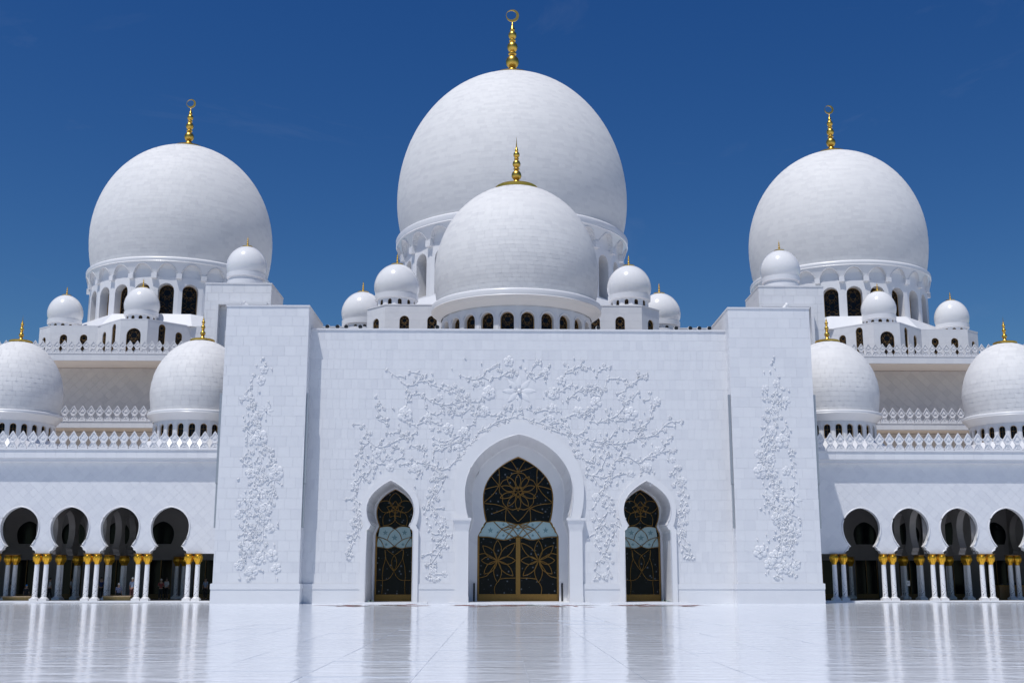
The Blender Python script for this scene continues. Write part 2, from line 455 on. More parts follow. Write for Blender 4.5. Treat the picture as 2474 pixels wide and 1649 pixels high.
def clip_hole(poly, hole, bb):
    xs = [p[0] for p in poly]; ys = [p[1] for p in poly]
    if max(xs) < bb[0] or min(xs) > bb[1] or max(ys) < bb[2] or min(ys) > bb[3]: return poly, False
    hits = []
    for i in range(len(poly)):
        a = poly[i]; b = poly[(i + 1) % len(poly)]
        for j in range(len(hole)):
            h = seg_hit(a, b, hole[j], hole[(j + 1) % len(hole)])
            if h and all(abs(h[0] - q[0]) + abs(h[1] - q[1]) > 1e-5 for q in hits): hits.append(h)
    if not hits:
        return ([], True) if inside(poly[0], hole) else (poly, False)
    if len(hits) != 2:
        c = (sum(xs) / len(xs), sum(ys) / len(ys))
        return ([], True) if inside(c, hole) else (poly, True)
    p, q = hits; d = (q[0] - p[0], q[1] - p[1])
    A = clip_half(poly, p, d); B = clip_half(poly, p, (-d[0], -d[1]))
    def cen(g): return (sum(v[0] for v in g) / len(g), sum(v[1] for v in g) / len(g)) if g else (0, 0)
    if len(A) < 3: return B, True
    if len(B) < 3: return A, True
    return (B, True) if inside(cen(A), hole) else (A, True)

def sub_convex(poly, hole):
    "pieces of a convex polygon left over outside a convex counter-clockwise hole"
    out = []; rem = poly; n = len(hole)
    for i in range(n):
        p = hole[i]; q = hole[(i + 1) % n]; d = (q[0] - p[0], q[1] - p[1])
        if math.hypot(*d) < 1e-6: continue
        o = clip_half(rem, p, (-d[0], -d[1]))
        if len(o) >= 3:
            ar = abs(sum(o[k][0] * o[(k + 1) % len(o)][1] - o[(k + 1) % len(o)][0] * o[k][1] for k in range(len(o)))) / 2
            if ar > 2e-4: out.append(o)
        rem = clip_half(rem, p, d)
        if len(rem) < 3: return out
    return out
def frame3(O, u):
    "matrix: local x along u, local y up, local z outwards (towards the viewer for u = +X)"
    u = Vector(u).normalized(); v = Vector((0, 0, 1)); n = u.cross(v)
    return Matrix(((u.x, v.x, n.x, O[0]), (u.y, v.y, n.y, O[1]), (u.z, v.z, n.z, O[2]), (0, 0, 0, 1)))
def holed(mb, rect, holes, mi=0, z=0.0, flip=False):
    "flat sheet rect (x0,x1,y0,y1) or polygon with holes, in local xy"
    outer = [(rect[0], rect[2]), (rect[1], rect[2]), (rect[1], rect[3]), (rect[0], rect[3])] if len(rect) == 4 and not isinstance(rect[0], tuple) else rect
    loops = [outer] + [list(h) for h in holes]
    vs2 = []; ed = []
    for L in loops:
        o = len(vs2); n = len(L); vs2 += [Vector((x, y)) for x, y in L]; ed += [(o + i, o + (i + 1) % n) for i in range(n)]
    ov, oe, of, _, _, _ = delaunay_2d_cdt(vs2, ed, [], 0, 1e-5)
    vs = [Vector((v.x, v.y, 0)) for v in ov]; fs = []
    for t in of:
        c = (sum(ov[i].x for i in t) / 3, sum(ov[i].y for i in t) / 3)
        if not inside(c, outer) or any(inside(c, h) for h in holes): continue
        a, b, d = (vs[i] for i in t)
        fs.append(tuple(t) if ((b - a).cross(d - a).z > 0) != flip else tuple(reversed(t)))
    mb.add([(v.x, v.y, z) for v in vs], fs, mi)
def strip(mb, A, zA, B, zB, mi=0, closed=False, sm=False):
    "quads between two outlines with equal counts, local xy, at depths zA zB"
    n = len(A)
    vs = [(x, y, zA) for x, y in A] + [(x, y, zB) for x, y in B]
    fs = [(i, (i + 1) % n, n + (i + 1) % n, n + i) for i in range(n if closed else n - 1)]
    mb.add(vs, fs, mi, sm)
def plate(mb, poly, t, z=0.0, mi=0):
    n = len(poly)
    mb.add([(x, y, z) for x, y in poly] + [(x, y, z + t) for x, y in poly],
           [tuple(range(n, 2 * n))] + [(i, (i + 1) % n, n + (i + 1) % n, n + i) for i in range(n)], mi)
def xform(mb, M):
    mb.v = [tuple(M @ Vector(v)) for v in mb.v]
    return mb

def stone_wall(parent, M, W_, H_, w, h, holes=(), mat='facade', budget=300, t=0.012, gap=0.011, outer=None, name='stone', prefer=None, base=0.0, diamond=False, jitter=0.3, convex=False):
    "cut stones laid on the sheet x 0..W_, y 0..H_ of frame M: whole ones are parts, cut ones one stuff part"
    bbs = [(min(p[0] for p in q), max(p[0] for p in q), min(p[1] for p in q), max(p[1] for p in q)) for q in holes]
    fulls = []; rest = MB()
    if diamond:
        d = w * math.sqrt(2) / 2; g = gap * 0.7
        shape = [(d - g, 0), (0, d - g), (-(d - g), 0), (0, -(d - g))]
        cells = []
        nr = int(H_ / d) + 3; nc = int(W_ / (2 * d)) + 3
        for r in range(nr):
            for c in range(nc): cells.append((c * 2 * d + (d if r % 2 else 0), r * d))
    else:
        shape = [(w / 2 - gap / 2, h / 2 - gap / 2), (-w / 2 + gap / 2, h / 2 - gap / 2), (-w / 2 + gap / 2, -h / 2 + gap / 2), (w / 2 - gap / 2, -h / 2 + gap / 2)]
        cells = []
        nr = max(1, round(H_ / h)); hh = H_ / nr
        shape = [(x, y * hh / h) for x, y in shape]
        for r in range(nr):
            off = random.uniform(-jitter, jitter) * w + (w / 2 if r % 2 else 0)
            for c in range(-1, int(W_ / w) + 2): cells.append((off + (c + 0.5) * w, (r + 0.5) * hh))
    for cx, cy in cells:
        poly = [(cx + x, cy + y) for x, y in shape]
        xs = [p[0] for p in poly]; ys = [p[1] for p in poly]
        if max(xs) < 0.02 or min(xs) > W_ - 0.02 or max(ys) < 0.02 or min(ys) > H_ - 0.02: continue
        cut = False
        if min(xs) < 0 or max(xs) > W_ or min(ys) < -1e-6 or max(ys) > H_ + 1e-6:
            cut = True
            for p, dd in (((0, 0), (0, -1)), ((W_, 0), (0, 1)), ((0, 0), (1, 0)), ((0, H_), (-1, 0))):
                poly = clip_half(poly, p, dd)
                if len(poly) < 3: break
            if len(poly) < 3: continue
        if convex:
            pcs = [poly]
            for q, b in zip(holes, bbs):
                if max(xs) < b[0] or min(xs) > b[1] or max(ys) < b[2] or min(ys) > b[3]: continue
                pcs = [r for p in pcs for r in sub_convex(p, q)]; cut = True
            if cut:
                for p in pcs: plate(rest, p, t)
                continue
        whole = poly
        for q, b in zip(holes, bbs):
            poly, c2 = clip_hole(poly, q, b)
            cut = cut or c2
            if len(poly) < 3: break
            if c2:
                m_ = (sum(p[0] for p in poly) / len(poly), sum(p[1] for p in poly) / len(poly))
                smp = [(m_[0] + (p[0] - m_[0]) * f, m_[1] + (p[1] - m_[1]) * f) for p in poly for f in (.5, .88)]
                if any(inside(p, q) for p in smp):
                    x = min(xs)
                    while x < max(xs):
                        col = clip_half(clip_half(whole, (x, 0), (0, -1)), (x + .06, 0), (0, 1)); y = min(ys)
                        while len(col) >= 3 and y < max(ys):
                            cell = clip_half(clip_half(col, (0, y), (1, 0)), (0, y + .06), (-1, 0)); y += .06
                            if len(cell) >= 3 and not any(inside((sum(p[0] for p in cell) / len(cell), sum(p[1] for p in cell) / len(cell)), h_) for h_ in holes): plate(rest, cell, t)
                        x += .06
                    poly = []; break
        if len(poly) < 3: continue
        if cut: plate(rest, poly, t + random.uniform(-.003, .003))
        else: fulls.append((cx, cy))
    if prefer: fulls.sort(key=prefer)
    if len(fulls) > budget:
        for cx, cy in fulls[budget:]: plate(rest, [(cx + x, cy + y) for x, y in shape], t + random.uniform(-.003, .003))
        fulls = fulls[:budget]
    if fulls:
        sm = MB(); plate(sm, shape, t)
        me = sm.mesh(name, mat)
        for cx, cy in fulls:
            part(name, me, parent, M @ Matrix.Translation((cx, cy, random.uniform(-.003, .003))))
    if rest.v:
        part('stone_coursing' if not diamond else 'tile_field', xform(rest, M), parent, kind='stuff', mats=mat)

# ------------------------------------------------------------------ ground
ground = root('ground', (0, 0, 0), 'polished white marble courtyard floor mirroring the mosque front', 'floor', kind='structure')
g = MB(); g.box(-2500, 2500, -2500, 2500, -0.08, -0.03)
part('ground_sheet', g, ground, mats='court_floor')
SW, SL = 1.93, 3.86
sl = []
for i in range(-26, 28):
    off = random.choice((0, 1.3, 2.6)) + random.uniform(-.2, .2)
    for j in range(-12, 24):
        x = -1.43 + i * SW; y = j * SL + off
        if y + SL > 91: continue
        d = abs(x + SW / 2) * 0.6 + abs(y - 20)
        if y < 14: d += 500
        sl.append((d, x, y))
sl.sort()
gp = 0.011
def slab_mb(mb, x, y, z):
    mb.box(x + gp / 2, x + SW - gp / 2, y + gp / 2, y + SL - gp / 2, -0.03, z)
sm_ = MB(); slab_mb(sm_, -SW / 2, -SL / 2, 0.0)
slab_me = sm_.mesh('floor_slab', 'court_floor')
for d, x, y in sl[:300]:
    M = Matrix.Translation((x + SW / 2, y + SL / 2, 0)) @ Matrix.Rotation(random.gauss(0, 0.0011), 4, 'X') @ Matrix.Rotation(random.gauss(0, 0.0007), 4, 'Y')
    part('floor_slab', slab_me, ground, M)
rs = MB()
for d, x, y in sl[300:]: slab_mb(rs, x, y, random.uniform(-.001, .0005))
part('far_slabs', rs, ground, kind='stuff', mats='court_floor')
# floral stone inlay let into the paving before the doors
inl = MB(); inl2 = MB()
def petal_flat(mb, x, y, L, wd, a, z=0.004):
    pts = []
    for k in range(10):
        th = 2 * PI * k / 10
        px, py = L / 2 + L / 2 * math.cos(th), wd * math.sin(th)
        pts.append((x + px * math.cos(a) - py * math.sin(a), y + px * math.sin(a) + py * math.cos(a), z))
    mb.add(pts, [tuple(range(10))])
rr = random.Random(3)
for cx, cy in ((-9.6, 78), (-6.5, 79.5), (-1.5, 77.5), (1.2, 79), (4.5, 77.2), (9.5, 79), (12.5, 78)):
    for k in range(15):
        petal_flat(inl if k % 3 else inl2, cx + rr.uniform(-.9, .9), cy + rr.uniform(-2.2, 3.2), rr.uniform(.9, 2.6), rr.uniform(.12, .34), rr.uniform(0, 2 * PI), 0.004 + k * 0.0004)
part('floor_inlay', inl, ground, mats='inlay_red'); part('floor_inlay', inl2, ground, mats='inlay_green')

# ------------------------------------------------------------------ central front (recessed wall with three doors)
YW = 86.2
XL, XR = -14.34, 17.24
ZT = ZU(794, YW, 1000)
portal = root('entrance_front', (AX, YW, 0), 'broad white stone entrance wall with three arched doors and carved vines', 'mosque entrance')
MW = frame3((XL, YW, 0), (1, 0, 0))           # local x = X - XL, y = Z, z = towards the camera
cxl = AX - XL
def zp(zy, Y=YW, x=1253): return ZU(1000 + zy / 3.267, Y, x)       # rows measured on the middle door
def zq(zy, Y=YW): return ZU(1120 + zy / 4.355, Y, 944)             # rows measured on the side doors
k4 = RU(1 / 3.267, 1253, 1230, YW); k5 = RU(1 / 4.355, 944, 1280, YW)
# outline = (R, zc, za, wn, zn, wj, zsh, z0)
Z0 = 0.10
m_in = arch_half(429 * k4, zp(620), zp(160), 400 * k4, zp(822), 402 * k4, zp(826), Z0, scallops=0)
m_out = arch_half(514 * k4, zp(600), zp(60), 484 * k4, zp(822), 500 * k4, zp(826), Z0, scallops=0)
Y2, Y3, YD = YW + 3.6, YW + 3.6, YW + 4.0
k42 = RU(1 / 3.267, 1253, 1230, Y2)
m2 = arch_half(367 * k42, zp(640, Y2), zp(240, Y2), 348 * k42, zp(835, Y2), 393 * k42, zp(950, Y2), Z0, scallops=3)
m3 = arch_half(280 * k42, zp(660, Y3), zp(332, Y3), 256 * k42, zp(848, Y3), 320 * k42, zp(968, Y3), Z0, scallops=3)
s_in = arch_half(252 * k5, zq(480), zq(172), 197 * k5, zq(652), 245 * k5, zq(712), Z0, scallops=2)
s_out = arch_half(306 * k5, zq(470), zq(112), 272 * k5, zq(652), 302 * k5, zq(700), Z0, scallops=2)
k52 = RU(1 / 4.355, 944, 1280, Y2)
s3 = arch_half(196 * k52, zq(500, Y2), zq(262, Y2), 160 * k52, zq(656, Y2), 200 * k52, zq(745, Y2), Z0, scallops=3)
doorX = [AX - 9.47, AX, AX + 9.47]
holes = [full(s_in, doorX[0] - XL), full(m_in, cxl), full(s_in, doorX[2] - XL)]
def drop(poly, z0): return poly
wall = MB()
outer = [(0, 0)]
for h in holes:
    hs = list(reversed(h))                    # left bottom ... right bottom
    outer += [(hs[0][0], 0.0)] + hs + [(hs[-1][0], 0.0)]
outer += [(XR - XL, 0), (XR - XL, ZT), (0, ZT)]
holed(wall, outer, [])
part('wall', xform(wall, MW), portal, mats='facade')
# stone courses
ZPL = ZU(1408, YW, 760)
hz = []
for h in (full(s_out, doorX[0] - XL), full(m_out, cxl), full(s_out, doorX[2] - XL)):
    q = [(x, z - ZPL) for x, z in h]; q[0] = (q[0][0], -5); q[-1] = (q[-1][0], -5); hz.append(q)
hz2 = []
for h in (full([(x * 0.985, z) for x, z in s_out], doorX[0] - XL), full([(x * 0.985, z) for x, z in m_out], cxl), full([(x * .985, z) for x, z in s_out], doorX[2] - XL)):
    q = [(x, z - ZPL) for x, z in h]; q[0] = (q[0][0], -5); q[-1] = (q[-1][0], -5); hz2.append(q)
stone_wall(portal, frame3((XL, YW, ZPL), (1, 0, 0)), XR - XL, ZT - 0.12 - ZPL, 0.49, 0.75, hz2, prefer=lambda c: -c[1])
# plinth between the doors
def plinth(parent, x0, x1, yf, proud=0.10, zt=ZPL):
    b = MB(); n = max(1, round((x1 - x0) / 1.6)); w = (x1 - x0) / n
    b.box(x0, x1, yf - proud, yf + 0.02, 0, zt - 0.42)
    b.box(x0 - 0.0, x1, yf - proud - 0.03, yf + 0.02, zt - 0.417, zt - 0.03)
    b.box(x0, x1, yf - proud + 0.03, yf + 0.02, zt - 0.03, zt + 0.0)
    part('plinth', b, parent, mats='facade')
edges = [XL] + [v for d, hw in ((doorX[0], 302 * k5), (doorX[1], 500 * k4), (doorX[2], 302 * k5)) for v in (d - hw, d + hw)] + [XR]
for a, b in zip(edges[0::2], edges[1::2]): plinth(portal, a, b, YW)
cap = MB(); cap.box(XL + 0.05, XR - 0.05, YW - 0.08, YW + 1.0, ZT - 0.12, ZT); part('coping', cap, portal, mats='cornice')
cap = MB(); cap.box(XL - 5, XR + 5, YW + 1.0, 117.5, ZT - 0.5, ZT - 0.25); part('roof', cap, portal, mats='roofing')

def segs_of(path, L):
    "cut a polyline into stretches of about L: list of point lists (indices kept as fractional)"
    d = [0]
    for a, b in zip(path, path[1:]): d.append(d[-1] + math.hypot(b[0] - a[0], b[1] - a[1]))
    n = max(1, round(d[-1] / L)); out = []
    for k in range(n): out.append((d[-1] * k / n, d[-1] * (k + 1) / n))
    return d, out
def lerp_at(path, d, s):
    for i in range(len(d) - 1):
        if s <= d[i + 1] + 1e-9:
            t = (s - d[i]) / max(1e-9, d[i + 1] - d[i]); return tuple(path[i][k] + (path[i + 1][k] - path[i][k]) * t for k in range(len(path[i])))
    return path[-1]
def reveal_stones(parent, M, A, zA, B, zB, L, mat, t=0.015, gap=0.02, lift=None):
    "thin stones lining the sheet between outlines A (depth zA) and B (depth zB)"
    A3 = [(x, y, zA, bx, by, zB) for (x, y), (bx, by) in zip(A, B)]
    d, ss = segs_of(A, L)
    cxm = sum(a[0] for a in A) / len(A); cym = sum(a[1] for a in A) / len(A)
    for s0, s1 in ss:
        cut = [s0 + gap / 2] + [v for v in d if s0 + gap < v < s1 - gap] + [s1 - gap / 2]
        top = []
        for s in cut:
            p = lerp_at(A3, d, s); a = Vector(p[:3]); b = Vector(p[3:])
            q = lerp_at(A3, d, min(d[-1], s + .02)); q0 = lerp_at(A3, d, max(0, s - .02))
            tan = (Vector(q[:3]) - Vector(q0[:3])); ax = (b - a)
            nrm = tan.cross(ax)
            if nrm.length < 1e-9: continue
            nrm.normalize()
            if lift is not None:
                if nrm.dot(Vector(lift)) < 0: nrm = -nrm
            elif nrm.x * (cxm - a.x) + nrm.y * (cym - a.y) < 0: nrm = -nrm
            top.append((a, b, nrm * t))
        n = len(top)
        if n < 2: continue
        mb = MB()
        vs = [a + o for a, b, o in top] + [b + o for a, b, o in top] + [a for a, b, o in top] + [b for a, b, o in top]
        fs = [(i, i + 1, n + i + 1, n + i) for i in range(n - 1)] + [(0, n, 3 * n, 2 * n), (n - 1, 2 * n - 1, 4 * n - 1, 3 * n - 1)]
        fs += [(i, i + 1, 2 * n + i + 1, 2 * n + i) for i in range(n - 1)]
        mb.add(vs, fs)
        part('stone', xform(mb, M), parent, mats=mat)
def arch_frame(parent, cx, inner, outer_, proud, name='arch_frame', mat='smooth'):
    mb = MB(); A = full(inner, cx - XL); B = full(outer_, cx - XL)
    strip(mb, A, proud, B, proud, sm=False)
    strip(mb, A, proud, A, -0.02); strip(mb, B, proud, B, -0.02)
    # fine bead along the inner edge
    mb.tube([(x, z, proud) for x, z in A], 0.035, 5)
    return part(name, xform(mb, MW), parent, mats=mat)
fr = arch_frame(portal, doorX[0], s_in, s_out, 0.22)
arch_frame(portal, doorX[1], m_in, m_out, 0.25)
arch_frame(portal, doorX[2], s_in, s_out, 0.22)
# impost blocks and pilasters of the middle arch
for sgn in (-1, 1):
    a, b = 395 * k4, 497 * k4
    zt = zp(822); zb = zp(925)
    mb = MB()
    def ring(z, e):
        x0, x1 = sorted((AX + sgn * (a - e), AX + sgn * (b + e)))
        return [(x0, YW - .30 - e), (x1, YW - .30 - e), (x1, YW + .3), (x0, YW + .3)]
    prs = [(zb, 0.0), (zb + .12, .02), (zb + .5, .10), (zt - .15, .16), (zt - .14, .20), (zt + 0.03, .20)]
    for (z1, e1), (z2, e2) in zip(prs, prs[1:]): mb.prism(ring(z1, e1), z1, z2, top=ring(z2, e2))
    part('impost', mb, portal, mats='smooth')
    mb = MB(); x0, x1 = sorted((AX + sgn * a, AX + sgn * b))
    mb.box(x0, x1, YW - .30, YW + .3, 0.11, zb)
    mb.box(x0 - .03, x1 + .03, YW - .36, YW + .3, 0.10, 0.5)
    part('pilaster', mb, portal, mats='smooth')
# reveals
for cx, A, B, C3 in ((doorX[0], s_in, s3, None), (doorX[1], m_in, m2, m3), (doorX[2], s_in, s3, None)):
    mb = MB(); P1 = full(A, cx - XL); P2 = full(B, cx - XL)
    if C3 is None:
        P2b = full([(x * 1.12 if x > .05 else 0, z + .12) for x, z in B], cx - XL)
    # same point count for both outlines
    n = 72
    def resample(P, n):
        d = [0]
        for a, b in zip(P, P[1:]): d.append(d[-1] + math.hypot(b[0] - a[0], b[1] - a[1]))
        return [lerp_at(P, d, d[-1] * k / n) for k in range(n + 1)]
    def rs_pair(P, Q):
        # match by sections: jamb, neck, arch (index of the neck point)
        def sect(P, half_len):
            return P
        return resample(P, n), resample(Q, n)
    a_, b_ = rs_pair(P1, P2 if C3 else P2b)
    strip(mb, a_, 0.0, b_, -(Y2 - YW))
    part('reveal', xform(mb, MW), portal, mats='facade')
    reveal_stones(portal, MW, a_, -0.02, b_, -(Y2 - YW) + .02, 0.75, 'facade', t=0.018)
    mb = MB()
    if C3:
        P3 = full(C3, cx - XL); a2, b2 = rs_pair(P2, P3)
        strip(mb, a2, -(Y2 - YW), b2, -(Y2 - YW))
        strip(mb, b2, -(Y2 - YW), b2, -(YD - YW) - .1)
        part('inner_frame', xform(mb, MW), portal, mats='facade')
        reveal_stones(portal, MW, a2, -(Y2 - YW), b2, -(Y2 - YW), 1.5, 'facade', t=0.015, lift=(0, 0, 1))
        mb = MB(); mb.tube([(x, z, -(Y2 - YW) + .06) for x, z in a2], .09, 6); part('moulding', xform(mb, MW), portal, mats='smooth')
    else:
        P3 = P2; a2, b2 = rs_pair(P2b, P3)
        strip(mb, a2, -(Y2 - YW), b2, -(Y2 - YW))
        strip(mb, b2, -(Y2 - YW), b2, -(YD - YW) - .1)
        mb.tube([(x, z, -(Y2 - YW) + .02) for x, z in a2], .045, 5)
        part('inner_frame', xform(mb, MW), portal, mats='facade')
    st = MB(); st.box(cx - max(x for x, z in A) - 1.1, cx + max(x for x, z in A) + 1.1, YW - 0.75, YD + .3, 0, Z0)
    part('door_step', st, portal, mats='smooth')
    # pull handles / side posts by the door
    for sg in (-1, 1):
        px_ = sg * ((B if C3 is None else C3)[0][0] + 0.22)
        pb = MB(); pb.lathe([(0.001, Z0), (.07, Z0), (.07, 1.35), (.05, 1.45), (.001, 1.47)], 8, cx=cx + px_, cy=YD - .45)
        part('door_post', pb, portal, mats='black')

# ---- doors
def door(parent, cx, outline, to, curves, band_top, band_bot, stars, rails, bar, label):
    "outline: half outline in metres; to(zx,zy) -> local x, z; curves in photo-zoom units"
    YG = YD
    M = frame3((cx, YG, 0), (1, 0, 0))
    fr = MB(); P = full([(x * 0.985 + .0, z) for x, z in outline], 0)
    fr.tube([(x, z, 0.02) for x, z in P], bar * 1.25, 6)
    for c, r in rails: 
        (xa, za), (xb, zb) = to(*c[0]), to(*c[1])
        fr.box(min(xa, xb), max(xa, xb), min(za, zb), max(za, zb), -0.06, r)
    d = part('door', xform(fr, M), parent, mats='bronze', label=label)
    lat = MB()
    for c in curves:
        pts = [to(*p) for p in c]
        sp = spline(pts, 6) if len(pts) > 2 else [Vector(p) for p in pts]
        lat.tube([(p[0], p[1], 0.03) for p in sp], bar, 5, flat=0.6)
    part('lattice', xform(lat, M), d, mats='bronze')
    gl = MB(); wmax = max(x for x, z in outline)
    holed(gl, P, [], z=-0.02)
    part('pane', xform(gl, M), d, mats='flowered_glass')
    bd = MB(); T = [to(*p) for p in band_top]; Bo = [to(*p) for p in band_bot]
    T = spline(T, 5); Bo = spline(Bo, 5)
    poly = [(p[0], p[1]) for p in Bo] + [(p[0], p[1]) for p in reversed(T)]
    holed(bd, poly, [], z=0.0)
    part('pale_pane', xform(bd, M), d, mats='band_glass')
    stb = MB()
    for (sx, sz, sr) in stars:
        x, z = to(sx, sz); r = sr
        pts = [(x + (r if k % 2 == 0 else r * .42) * math.sin(PI * k / 5), z + (r if k % 2 == 0 else r * .42) * math.cos(PI * k / 5)) for k in range(10)]
        holed(stb, pts, [], z=0.008)
    part('star', xform(stb, M), d, mats='star_glass')
    return d
def lens(cx, cy, a, L, wd, r0=0.0):
    "two curves forming a pointed petal from centre outwards (zoom units, y down)"
    def pt(s, t): return (cx + s * math.cos(a) - t * math.sin(a), cy - s * math.sin(a) - t * math.cos(a))
    return [[pt(r0, 0), pt(r0 + L * .3, wd * .8), pt(r0 + L * .55, wd), pt(r0 + L * .8, wd * .65), pt(r0 + L, 0)],
            [pt(r0, 0), pt(r0 + L * .3, -wd * .8), pt(r0 + L * .55, -wd), pt(r0 + L * .8, -wd * .65), pt(r0 + L, 0)]]
kd = RU(1 / 3.267, 1253, 1230, YD)
def to_mid(zx, zy): return ((zx - 692) * kd, zp(zy, YD))
cv = []
c0 = (692, 612)
for k in range(10): cv += lens(c0[0], c0[1], PI / 2 + k * PI / 5, 122 if k % 2 else 112, 21, 28)
for k in range(5): cv += lens(c0[0], c0[1], PI / 2 + k * 2 * PI / 5 + PI / 5, 46, 13, 0)
def pol(r, a, c=c0): return (c[0] + r * math.cos(a), c[1] - r * math.sin(a))
for k in range(10):
    a = PI / 2 + k * PI / 5; r1, r2 = (152, 128) if k % 2 == 0 else (128, 152)
    cv.append([pol(r1, a), pol(max(r1, r2) - 4, a + PI / 10), pol(r2, a + PI / 5)])
for k in range(5):
    a = PI / 2 + k * 2 * PI / 5; n_ = pol(158, a)
    for da, rr_ in ((-.62, 285), (-.24, 262), (.24, 262), (.62, 285)):
        e = pol(rr_ if a != PI / 2 or 1 else rr_, a + da)
        m_ = ((n_[0] + e[0]) / 2, (n_[1] + e[1]) / 2); mm = pol(math.hypot(m_[0] - c0[0], m_[1] - c0[1]) * (0.93 if abs(da) > .4 else 1.03), math.atan2(-(m_[1] - c0[1]), m_[0] - c0[0]))
        # keep inside the outline
        if math.hypot((e[0] - 692) / 275, (e[1] - 650) / (300 if e[1] < 650 else 330)) > 1:
            s_ = 1 / math.hypot((e[0] - 692) / 275, (e[1] - 650) / (300 if e[1] < 650 else 330)); e = (692 + (e[0] - 692) * s_, 650 + (e[1] - 650) * s_)
        if e[1] > 846: e = (e[0], 846)
        cv.append([n_, mm, e])
bt = [(446, 852), (520, 843), (600, 850), (692, 868), (784, 850), (864, 843), (938, 852)]
bb_ = [(376, 966), (470, 970), (575, 992), (640, 978), (692, 962), (744, 978), (809, 992), (914, 970), (1008, 966)]
cv += [bt, bb_]
for sg in (-1, 1):
    X = lambda v: 692 + sg * (v - 692)
    cv += [[(X(500), 848), (X(560), 905), (X(640), 958), (X(670), 980)], [(X(600), 850), (X(640), 880), (X(692), 905)],
           [(X(512), 980), (X(560), 915), (X(620), 880), (X(692), 868)], [(X(590), 985), (X(640), 920), (X(692), 868)],
           [(X(560), 905), (X(620), 890), (X(650), 905), (X(692), 962)], [(X(692), 868), (X(760), 905), (X(800), 915)]]
    fc = (X(532), 1152)
    for k in range(8):
        a = PI / 2 + k * PI / 4
        L = (160, 195, 140, 172, 175, 150, 128, 165)[k if sg == -1 else (8 - k) % 8]
        cv += lens(fc[0], fc[1], a, L, 30)
    cv += [[(X(388), 1105), (X(440), 1100), fc], [(X(388), 1290), (X(450), 1270), (X(500), 1200), fc],
           [(X(527), 1327), (X(508), 1370), (X(512), 1420)], [(X(545), 1300), (X(600), 1292), (X(676), 1290)]]
st = [(475, 915, .24), (909, 915, .24), (577, 872, .15), (807, 872, .15), (577, 955, .14), (807, 955, .14), (692, 915, .17), (640, 960, .12), (744, 960, .12), (530, 930, .1), (854, 930, .1)]
rails = [(((675, 970), (709, 1474)), .07), (((372, 1418), (1012, 1474)), .05), (((372, 970), (388, 1474)), .06), (((996, 970), (1012, 1474)), .06), (((688, 1000), (696, 1474)), .10)]
m_door = arch_half(280 * kd, zp(660, YD), zp(340, YD), 252 * kd, zp(850, YD), 320 * kd, zp(968, YD), Z0, scallops=3)
door(portal, AX, m_door, to_mid, cv, bt, bb_, st, rails, 0.052, 'tall double door of bronze flower lattice over dark glass, widest of the three')
kd5 = RU(1 / 4.355, 944, 1280, YD)
def to_side(zx, zy): return ((zx - 420) * kd5, zq(zy, YD))
cs = []
c1 = (420, 482)
for k in range(5):
    a = PI / 2 + k * 2 * PI / 5
    cs += lens(c1[0], c1[1], a, 205 if k else 180, 62, 0)
    p0 = pol(42, a + PI / 5, c1); p1 = pol(42, a + 3 * PI / 5, c1); cs.append([p0, p1])
    cs += [[pol(95, a, c1), pol(62, a + PI / 5, c1), pol(95, a + 2 * PI / 5, c1)]]
bt5 = [(262, 668), (330, 657), (380, 663), (420, 684), (460, 663), (510, 657), (578, 668)]
bb5 = [(232, 872), (300, 880), (345, 888), (385, 880), (420, 866), (455, 880), (495, 888), (540, 880), (608, 872)]
cs += [bt5, bb5]
for sg in (-1, 1):
    X = lambda v: 420 + sg * (v - 420)
    cs += [[(X(420), 684), (X(470), 730), (X(497), 800)], [(X(600), 765), (X(500), 800), (X(420), 866)], [(X(600), 765), (X(555), 820), (X(528), 882)],
           [(X(420), 960), (X(445), 1010), (X(443), 1070), (X(420), 1122)], [(X(420), 960), (X(370), 925), (X(340), 900)],
           [(X(420), 1130), (X(370), 1065), (X(330), 980), (X(322), 900)], [(X(420), 1130), (X(380), 1195), (X(330), 1222), (X(240), 1220)],
           [(X(322), 900), (X(330), 985), (X(308), 1080), (X(300), 1180), (X(305), 1260), (X(298), 1370)]]
st5 = [(320, 722, .23), (522, 722, .23), (420, 775, .27), (333, 845, .15), (507, 845, .15)]
rails5 = [(((228, 1372), (612, 1442)), .05), (((222, 760), (238, 1442)), .06), (((602, 760), (618, 1442)), .06)]
s_door = arch_half(196 * kd5, zq(500, YD), zq(268, YD), 158 * kd5, zq(656, YD), 198 * kd5, zq(745, YD), Z0, scallops=3)
door(portal, doorX[0], s_door, to_side, cs, bt5, bb5, st5, rails5, 0.043, 'narrow bronze lattice door left of the main door')
door(portal, doorX[2], s_door, to_side, cs, bt5, bb5, st5, rails5, 0.043, 'narrow bronze lattice door right of the main door')

